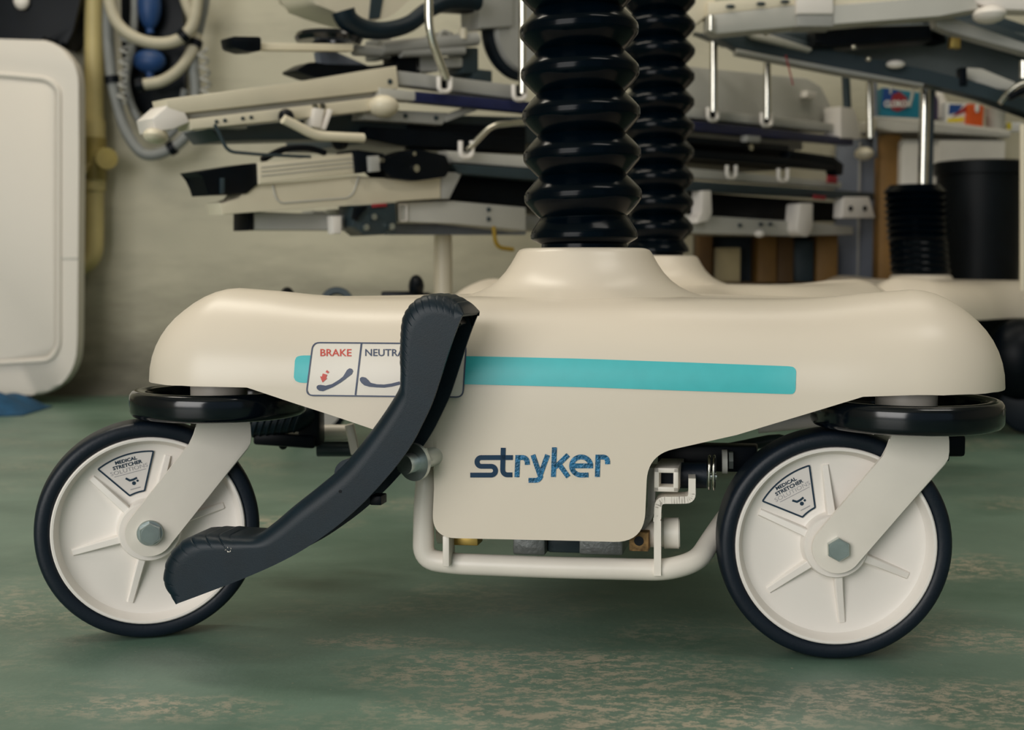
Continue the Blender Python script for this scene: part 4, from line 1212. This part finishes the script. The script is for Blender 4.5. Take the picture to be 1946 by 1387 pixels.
# its stand: column, low base, casters and pedals
q = sp(842, 500, 0.16)
ST = empty('stretcher_stand', Vector((q.x, q.y, 0)), 'low wheeled stand with a pale column carrying the stacked litters', 'stand')
bm = B(); cyl(bm, Vector((q.x, q.y, 0.26)), Vector((q.x, q.y, sp(842, 424, 0.16).z + 0.02)), 17 * mp(q.y), n=32); build('column', bm, M_WARM, ST)
r2 = sp(1255, 450, 0.16); r2.z = 0
bm = B(); cyl(bm, Vector((r2.x, r2.y, 0.26)), Vector((r2.x, r2.y, 0.42)), 0.02, n=24); build('column', bm, M_WARM, ST)
c0 = q + SD * 0.30
bm = B(); obox(bm, Vector((c0.x, c0.y, 0.225)), SD * 0.62, SN * 0.20, UP * 0.04, 0.03, 4); build('base', bm, M_WARM, ST)
for a_ in (-0.5, 0.5):
    for b_ in (-0.16, 0.16):
        p = c0 + SD * a_ + SN * b_; p.z = 0.075
        bm = B(); lathe(bm, [(0.02, 0.016), (0.062, 0.016), (0.072, 0.012), (0.075, 0.0), (0.072, -0.012), (0.062, -0.016), (0.02, -0.016)], p, SN, 40, True); wv_ = build('caster_wheel', bm, M_TIRE, ST)
        bm = B(); lathe(bm, [(0, 0.017), (0.055, 0.017), (0.055, -0.017), (0, -0.017)], p, SN, 32); build('hub', bm, M_CAST, wv_)
        bm = B(); bar(bm, p, Vector((p.x, p.y, 0.2)), 0.02, 0.05); build('caster_fork', bm, M_GREY, ST)
def pad(x, y, rx, ry, Y, name): 
    bm = B(); ball(bm, at(x, y, Y), rx * mp(Y), 0.03, ry * mp(Y)); build(name, bm, M_BLACK, ST)
pad(546, 566, 14, 21, 2.22, 'foot_knob'); pad(791, 544, 15, 22, 2.30, 'foot_knob')
pbox('pedal_arm', 724, 554, 800, 575, 2.29, 0.04, M_BLACK, ST, 0.003)
pbox('pedal_arm', 536, 566, 700, 590, 2.26, 0.04, M_DGREY, ST, 0.003)
bm = B(); lathe(bm, [(0.018, -0.012), (0.028, -0.012), (0.030, 0), (0.028, 0.012), (0.018, 0.012)], at(640, 578, 2.24), Vector((0.1, -1, 0.15)), 28, True); build('foot_ring', bm, M_DGREY, ST)
bm = B(); a = at(800, 566, 2.31); bar(bm, a, Vector((q.x, q.y, 0.262)), 0.02, 0.03); build('pedal_arm', bm, M_BLACK, ST)

# ---- stretcher base lying on top of the stack
SBs = empty('stretcher_undercarriage', sp(800, 100, 0.25), 'spare stretcher base with black pedal stacked on top of the upper litter', 'stretcher')
spoly('shell', rounded([(560, -90), (930, -90), (800, -20), (742, 33), (700, 42), (640, 24), (590, 4)], 14, 3), 0.10, M_WARM, SBs, 0.14, 0.012)
spoly('stripe', [(712, -60), (738, -60), (722, 34), (702, 36)], 0.003, M_DGREY, SBs, 0.137, 0)
PP = smooth_path([sp(652, 20, 0.07), sp(660, 38, 0.07), sp(688, 54, 0.07), (sp(730, 58, 0.07)), sp(776, 46, 0.07), sp(812, 20, 0.07), sp(850, 4, 0.07), sp(905, 0, 0.07)], 0.006)
bm = B(); NN = len(PP); tube(bm, PP, 0.015, 14, rf=lambda i: 0.0155 + 0.006 * (abs(i / NN - 0.5) * 2) ** 3); build('pedal', bm, M_PEDAL, SBs)
p = sp(625, 73, 0.12); bm = B(); lathe(bm, [(0.03, -0.008), (0.058, -0.008), (0.062, 0), (0.058, 0.008), (0.03, 0.008)], p, UP, 40, True); build('bumper_ring', bm, M_GLOSS, SBs)
spoly('lever_pad', rounded([(440, 69), (497, 70), (497, 97), (470, 98), (444, 90)], 5, 3), 0.04, M_BLACK, SBs, 0.06, 0.002)
sbar('lever_rod', (496, 88), (672, 90), 14, 0.02, M_WARM, SBs, 0.07)
spoly('black_handle', rounded([(560, 134), (592, 117), (620, 122), (706, 125), (760, 118), (760, 136), (700, 142), (600, 148)], 6, 3), 0.05, M_BLACK, SBs, 0.10, 0.004)
spoly('clear_guard', [(606, 98), (640, 98), (700, 124), (610, 122)], 0.02, M_BOARD, SBs, 0.16)
for a, b, r in (((672, 96), (724, 98), 10), ((724, 92), (905, 74), 13), ((760, 100), (880, 96), 9)):
    stube('axle', [a, b], r, M_GREY, SBs, 0.10)
for x0, y0, x1, y1, m in ((722, 72, 744, 112, M_GREY), (744, 86, 806, 104, M_LGREY), (756, 104, 800, 140, M_BLACK), (790, 96, 836, 136, M_GREY), (832, 108, 880, 128, M_LGREY), (836, 60, 862, 92, M_GREY), (880, 90, 910, 140, M_DGREY)):
    spoly('clevis' if m is not M_BLACK else 'actuator', rounded([(x0, y0), (x1, y0), (x1, y1), (x0, y1)], 4, 2), 0.05, m, SBs, 0.12, 0.003)
p = sp(846, 76, 0.10); bm = B(); tube(bm, [p + SD * 0.016 * math.cos(k * PI / 10) + UP * 0.016 * math.sin(k * PI / 10) for k in range(20)], 0.004, 8, closed=True); build('lock_ring', bm, M_LGREY, SBs)
stube('pin', [(880, 54), (880, 74)], 7, M_WARM, SBs, 0.09)
sbar('control_arm', (838, 8), (902, 12), 24, 0.03, M_BLACK, SBs, 0.10)
spoly('side_box', [(908, -60), (975, -60), (976, 50), (912, 54)], 0.06, M_GREY, SBs, 0.10)
p = sp(996, 62, 0.12)
bm = B(); lathe(bm, [(0, -0.01), (0.078, -0.01), (0.082, -0.004), (0.082, 0.03), (0, 0.03)], p, SN, 56); build('wheel_cover', bm, M_GREY, SBs)
bm = B(); lathe(bm, [(0.080, 0.0), (0.094, 0.004), (0.096, 0.02), (0.09, 0.03), (0.08, 0.03)], p, SN, 56, True); build('caster_wheel', bm, M_TIRE, SBs)
spoly('resting_foot', [(900, 130), (936, 134), (936, 176), (900, 170)], 0.1, M_DGREY, SBs, 0.12)

# ---- third stretcher at the right
R0 = at(1750, 520, 2.95)
fr3 = (Vector((R0.x - 0.117, 2.95, 0)), Vector((0.06, 0.998, 0)), Vector((0.998, -0.06, 0)))
RS = empty('stretcher', Vector((R0.x, 2.95, 0)), 'stretcher at right with chrome column, collapsed bellows and high deck', 'stretcher')
build('shell', shell_bm(fr3, apron=False), M_SHELL, RS, sharp=50, solid=0.003)
co = Vector((R0.x, 2.95, -0.035))
build('column_collar', collar_bm(co), M_SHELL, RS)
bm = B()
zt, zb = at(1750, 352, 2.95).z, 0.327
prof = [(0.060, zb)]
N7 = 13
for k in range(N7):
    z = zb + 0.004 + (zt - 0.012 - zb) * k / N7; st = (zt - 0.012 - zb) / N7
    amp = 0.0035 if k < 5 else 0.007
    prof += [(0.0625 - (0.0012 if k > 8 else 0), z), (0.0625 + amp, z + st * 0.5), (0.0625, z + st * 0.98)]
prof += [(0.060, zt - 0.006), (0.055, zt), (0.012, zt)]
lathe(bm, prof, Vector((R0.x, 2.95, 0)), UP, 56)
for v in bm.verts: v.co.x += -0.018 * (v.co.z - zb) / (zt - zb)
build('bellows', bm, M_BELL, RS)
xs = at(1757, 200, 2.95).x
bm = B(); cyl(bm, Vector((xs, 2.95, zt - 0.01)), Vector((xs, 2.95, at(1757, 90, 2.95).z)), 9.5 * mp(2.95), n=28); build('chrome_column', bm, M_CHROME, RS)
bm = B(); cyl(bm, Vector((xs + 0.022, 2.97, zt - 0.01)), Vector((xs + 0.022, 2.97, at(1757, 90, 2.95).z)), 5.5 * mp(2.95), n=20); build('guide_rod', bm, M_DGREY, RS)
bm = B(); lathe(bm, [(0, 0.0), (0.022, 0.0), (0.046, 0.012), (0.046, 0.02), (0.034, 0.05), (0.03, 0.08), (0, 0.08)], Vector((xs, 2.95, at(1757, 96, 2.95).z)), UP, 40); build('column_head', bm, M_BLACK, RS)
p = at(1957, 686, 2.66)
bm = B(); ball(bm, p + Vector((0, 0.05, 0)), 70 * mp(2.66), 0.06, 80 * mp(2.66), 28); cv = build('caster_cover', bm, M_BLACK, RS)
bm = B(); ball(bm, p + Vector((0.004, -0.014, 0.028)), 0.016, 0.004, 0.024, 16); build('cap', bm, M_CAST, cv)
W3 = Vector((p.x + 0.02, 2.71, 0.06))
bm = B(); lathe(bm, [(0, 0.016), (0.05, 0.018), (0.057, 0.014), (0.06, 0.0), (0.057, -0.014), (0.05, -0.018), (0, -0.016)], W3, Vector((-0.3, -0.95, 0)), 40); build('caster_wheel', bm, M_TIRE, RS)
for lx, ly in ((-0.3, 0.02), (0.3, 0.02), (0.3, 1.05), (-0.3, 1.05)):
    p = loc(lx, ly, 0.1, fr3); bm = B()
    lathe(bm, [(0.02, 0.02), (0.09, 0.02), (0.1, 0.01), (0.1, -0.01), (0.09, -0.02), (0.02, -0.02)], p, Vector((1, 0.2, 0)), 48, True); w4 = build('caster_wheel', bm, M_TIRE, RS)
    bm = B(); lathe(bm, [(0, 0.021), (0.08, 0.021), (0.08, -0.021), (0, -0.021)], p, Vector((1, 0.2, 0)), 32); build('rim', bm, M_CAST, w4)
    bm = B(); bar(bm, p, p + UP * 0.16, 0.03, 0.05); build('caster_fork', bm, M_GREY, RS)
# its deck, seen from below
Yd = 2.62
ppoly('deck_edge', [(1345, 28), (1516, 9), (1516, 50), (1362, 64), (1345, 56)], Yd, 0.06, M_LGREY, RS)
ppoly('deck_edge', [(1582, 9), (1800, -8), (1850, -6), (1862, 18), (1786, 30), (1584, 48)], Yd, 0.06, M_LGREY, RS)
ppoly('deck_joint', [(1514, -30), (1584, -34), (1584, 26), (1514, 26)], Yd - 0.012, 0.08, M_CAST, RS)
ppoly('deck_joint', [(1514, 26), (1584, 26), (1584, 50), (1514, 50)], Yd - 0.006, 0.07, M_GREY, RS)
ppoly('deck_top', [(1345, 4), (1514, -14), (1514, 9), (1345, 28)], Yd + 0.004, 0.08, M_WARM, RS)
ppoly('deck_top', [(1584, -18), (1850, -40), (1850, -6), (1584, 10)], Yd + 0.004, 0.08, M_WARM, RS)
for x, y in ((1388, 12), (1446, 7), (1492, 3)):
    bm = B(); ball(bm, at(x, y, Yd), 9 * mp(Yd), 0.006, 3.5 * mp(Yd)); build('deck_slot', bm, M_DGREY, RS)
ppoly('corner_bracket', [(1296, -30), (1362, -20), (1356, 20), (1312, 54), (1304, 20)], Yd + 0.02, 0.05, M_WARM, RS)
ptube('deck_pin', [(1351, 30), (1351, 58)], Yd - 0.01, 6, M_CHROME, RS)
bm = B(); ball(bm, at(1880, 28, Yd), 30 * mp(Yd), 0.04, 16 * mp(Yd)); build('corner_bumper', bm, M_CAST, RS)
ppoly('corner_bracket', [(1840, -30), (1946, -30), (1990, 20), (1900, 18), (1850, 6)], Yd + 0.02, 0.06, M_CAST, RS)
ppoly('underframe', [(1350, 62), (1470, 58), (1600, 100), (1760, 132), (1870, 160), (1990, 200), (1990, 228), (1870, 186), (1756, 158), (1600, 130), (1400, 92)], 2.80, 0.05, M_DGREY, RS)
ppoly('underframe_edge', [(1400, 92), (1600, 130), (1756, 158), (1756, 164), (1600, 138), (1400, 100)], 2.79, 0.05, M_GREY, RS)
ppoly('actuator', [(1548, 52), (1770, 46), (1772, 76), (1570, 86), (1548, 84)], 2.74, 0.08, M_BLACK, RS, 0.006)
ppoly('underframe', [(1320, 60), (1350, 66), (1600, 62), (1860, 34), (1990, 84), (1990, 120), (1850, 62), (1780, 50), (1600, 84), (1380, 84)], 2.86, 0.05, M_DGREY, RS)
ppoly('underframe', [(1776, 34), (1800, 30), (1990, 96), (1990, 112), (1800, 58), (1780, 50)], 2.70, 0.04, M_GREY, RS)
ppoly('underframe', [(1832, 128), (1866, 130), (1930, 156), (1930, 172), (1880, 168), (1836, 148)], 2.84, 0.05, M_LGREY, RS)
ppoly('underframe', [(1420, 64), (1466, 66), (1546, 92), (1540, 98), (1430, 72)], 2.78, 0.03, M_LGREY, RS)
ppoly('underframe', [(1756, 150), (1990, 236), (1990, 226), (1760, 140)], 2.83, 0.03, M_BLACK, RS)
ppoly('deck_underside', [(1400, 66), (1800, 40), (1990, 70), (1990, 190), (1760, 142), (1600, 112), (1470, 94)], 2.92, 0.03, M_SLATE, RS)
ppoly('deck_underside', [(1560, 30), (1850, 14), (1990, 60), (1990, 100), (1560, 76)], 3.0, 0.04, M_DGREY, RS)
for x, y in ((1456, 63), (1650, 112), (1622, 90)):
    bm = B(); ball(bm, at(x, y, 2.73), 6 * mp(2.7), 0.008, 5 * mp(2.7)); build('bolt', bm, M_CHROME, RS)
ppoly('plate', [(1808, 70), (1826, 72), (1826, 92), (1806, 90)], 2.69, 0.02, M_BRASS, RS, 0.002)
ppoly('plate', [(1826, 128), (1838, 128), (1838, 162), (1826, 162)], 2.79, 0.03, M_BLACK, RS, 0.002)
bm = B(); ball(bm, at(1702, 122, 2.77), 18 * mp(2.77), 0.015, 8 * mp(2.77)); build('glide', bm, M_CAST, RS)
ptube('release_bar', [(1900, 196), (1916, 176), (1940, 158), (1990, 150)], 2.72, 5, M_CHROME, RS, 0.03)
ptube('release_bar', [(1916, 186), (1950, 168), (1990, 166)], 2.70, 7, M_BLACK, RS, 0.03)
ptube('guard_post', [(1944, 116), (1944, 149)], 2.55, 7, M_CHROME, RS)
ptube('guard_post', [(1944, 236), (1944, 552)], 2.62, 6, M_WARM, RS)
bm = B(); tube(bm, [at(1493, 105, 2.76), at(1502, 140, 2.76), at(1507, 162, 2.76)], 0.0016, 8); build('red_cord', bm, M_DRED, RS)

# ---- goods on the white tub, bin, shelf at the far right
Yt = 3.31
tb = empty('storage_tub', Vector((at(1800, 300, Yt).x, Yt, 0)), 'white lidded storage tub at the far right carrying cleaning supplies', 'tub')
ppoly('lid', rounded([(1664, 220), (1750, 225), (1922, 247), (1922, 262), (1750, 250), (1700, 250), (1666, 244)], 5, 3), Yt, 0.18, M_TUB, tb, 0.006)
zt0 = at(1800, 252, Yt).z
a, b = at(1716, 250, Yt), at(1912, 250, Yt)
bm = B(); box(bm, (a.x, Yt + 0.015, 0), (b.x, Yt + 0.165, at(1900, 262, Yt).z), 0.012); build('body', bm, M_TUB, tb)
pbox('handle_panel', 1784, 266, 1908, 400, Yt + 0.008, 0.01, M_TUB, tb, 0.004)
bm = B(); a = at(1692, 250, Yt + 0.05); box(bm, (a.x - 0.026, Yt + 0.04, 0), (a.x + 0.026, Yt + 0.1, at(1692, 252, Yt).z), 0.004); tag(build('wooden_post', bm, M_WOOD), 'rough plywood post standing under the lid of the white tub', 'post')
o = ppoly('wipes_box', [(1678, 166), (1766, 178), (1766, 226), (1674, 220)], Yt + 0.03, 0.10, M_BOXT, None, 0.003); tag(o, 'teal carton of wipes with a red and white emblem on the white tub', 'box')
Yq = Yt + 0.028
def flat(name, pts, Y, m, parent): 
    bm = B(); patch(bm, pts, lambda p: at(p.x, p.y, Y)); return build(name, bm, m, parent, smooth=False)
flat('blue_field', [(1678.5, 168), (1708, 171), (1700, 200), (1676, 205)], Yq, M_BOXB, o)
flat('emblem', [(1692, 195), (1696, 180), (1710, 174), (1724, 186), (1724, 204), (1706, 212), (1694, 208)], Yq - 0.001, M_DRED, o)
bm = text_fit('CLOROX', 52, 13, lambda p: at(1706 + p.x, 197 - p.y - p.x * 0.0, Yq - 0.003), 0.05); build('brand_lettering', bm, M_WHITE, o, smooth=False)
bm = B(); tube(bm, smooth_path([at(1692, 178, Yt), at(1694, 165, Yt), at(1700, 162, Yt)], 0.01), 0.003, 8); tube(bm, smooth_path([at(1728, 202, Yt), at(1734, 180, Yt), at(1734, 160, Yt)], 0.01), 0.004, 8)
tag(build('handle_strap', bm, M_LGREY, o), kind='stuff')
bm = B(); p = at(1785, 226, Yt + 0.1); lathe(bm, [(0, 0), (0.016, 0), (0.018, 0.01), (0.018, 0.045), (0.010, 0.06), (0.008, 0.075), (0, 0.075)], p, UP, 24); tag(build('bottle', bm, M_CAST), 'small white bottle between the teal carton and orange box', 'bottle')
bm = B(); p = at(1772, 228, Yt + 0.08); lathe(bm, [(0, 0), (0.013, 0), (0.013, 0.05), (0.006, 0.065), (0.006, 0.075), (0, 0.075)], p, UP, 20); tag(build('bottle', bm, mat('purple_bottle_plastic', (60, 44, 84), 0.4)), 'dark purple bottle beside the chrome column on the tub', 'bottle')
o = ppoly('detergent_box', [(1798, 194), (1846, 196), (1844, 240), (1796, 236)], Yt + 0.05, 0.08, M_WHITE, None, 0.003); tag(o, 'white carton with blue and yellow print beside the orange box', 'box')
flat('blue_print', [(1804, 198), (1830, 199), (1820, 214), (1802, 218)], Yt + 0.049, M_BOXB, o)
flat('red_print', [(1816, 216), (1838, 198), (1839, 210), (1808, 224)], Yt + 0.0485, M_DRED, o)
flat('yellow_print', [(1800, 226), (1832, 222), (1832, 231), (1800, 233)], Yt + 0.0485, M_YEL, o)
o = ppoly('detergent_box', rounded([(1841, 196), (1871, 201), (1868, 246), (1838, 242)], 3, 2), Yt + 0.03, 0.09, M_ORANGE, None, 0.004); tag(o, 'bright orange carton on the white storage tub', 'box')
bm = B(); ball(bm, at(1857, 206, Yt + 0.028), 0.006, 0.002, 0.011); build('print_drop', bm, M_WHITE, o)
bm = B(); p = at(1891, 248, Yt + 0.08); lathe(bm, [(0, 0), (0.022, 0), (0.026, 0.055), (0.0265, 0.056), (0.025, 0.056), (0.021, 0.003), (0, 0.003)], p, UP, 32); tag(build('cup', bm, M_LGREY), 'pale grey cup to the right of the orange carton', 'cup')
o = pbox('tag_card', 1912, 232, 1942, 250, Yt + 0.1, 0.02, M_WHITE, None, 0.001); tag(o, 'white card with a yellow square right of the grey cup', 'card')
flat('yellow_square', [(1913, 233), (1922, 233), (1922, 246), (1913, 246)], Yt + 0.099, M_YEL, o)
a = at(1860, 400, 3.2); zt_ = at(1860, 304, 3.2 - 0.1).z
bm = B(); rb = 80 * mp(3.2)
lathe(bm, [(0, 0), (rb * 0.86, 0), (rb * 0.98, zt_ - 0.03), (rb * 1.04, zt_ - 0.028), (rb * 1.05, zt_), (rb * 1.0, zt_ + 0.003), (rb * 0.98, zt_ - 0.02), (rb * 0.84, 0.01), (0, 0.01)], Vector((a.x, 3.2, 0)), UP, 64)
bn = tag(build('bin', bm, M_BIN), 'tall black round bin standing in front of the white tub', 'bin')
bm = B(); a = at(1632, 400, 3.42); box(bm, (at(1590, 400, 3.47).x, 3.47, 0), (at(1674, 400, 3.47).x, 3.50, at(1632, 262, 3.47).z), 0.003); o = tag(build('upright_board', bm, M_BOARD), 'blue grey upright board standing beside the plywood post', 'board')
bm = B(); box(bm, (at(1630, 400, 3.467).x, 3.463, 0), (at(1634, 400, 3.467).x, 3.47, at(1632, 270, 3.47).z), 0.001); build('board_seam', bm, M_GREY, o)
Ys = 3.36
sh = empty('wooden_shelf', Vector((at(1465, 500, Ys).x, Ys, 0)), 'low dark wooden shelf unit against the wall behind the litters', 'shelf')
for x0, x1, m in ((1328, 1354, M_DWOOD), (1440, 1476, M_WOOD), (1478, 1508, M_DWOOD), (1552, 1592, M_WOOD)):
    bm = B(); box(bm, (at(x0, 500, Ys).x, Ys, 0), (at(x1, 500, Ys).x, Ys + 0.1, at(x0, 440, Ys).z), 0.002); build('upright', bm, m, sh)
bm = B(); box(bm, (at(1328, 500, Ys).x, Ys, at(1400, 448, Ys).z), (at(1592, 500, Ys).x, Ys + 0.11, at(1400, 438, Ys).z), 0.002); build('shelf_top', bm, M_DWOOD, sh)
bm = B(); box(bm, (at(1328, 500, Ys).x, Ys + 0.1, 0), (at(1592, 500, Ys).x, Ys + 0.115, at(1400, 448, Ys).z), 0.001); build('back_panel', bm, M_DGREY, sh)
bm = B(); box(bm, (at(1328, 500, Ys).x, Ys, at(1400, 542, Ys).z - 0.02), (at(1592, 500, Ys).x, Ys + 0.1, at(1400, 536, Ys).z), 0.001); build('shelf_board', bm, M_DWOOD, sh)
zs = at(1400, 536, Ys).z
bm = B(); box(bm, (at(1360, 500, Ys).x, Ys + 0.02, zs), (at(1410, 500, Ys).x, Ys + 0.09, at(1385, 470, Ys).z), 0.003); tag(build('carton', bm, M_CARTON), 'cream carton lying inside the low wooden shelf', 'box')
bm = B(); box(bm, (at(1508, 500, Ys).x, Ys + 0.02, zs), (at(1550, 500, Ys).x, Ys + 0.09, at(1530, 456, Ys).z), 0.003); tag(build('carton', bm, M_DGREY), 'dark grey case inside the right bay of the wooden shelf', 'box')
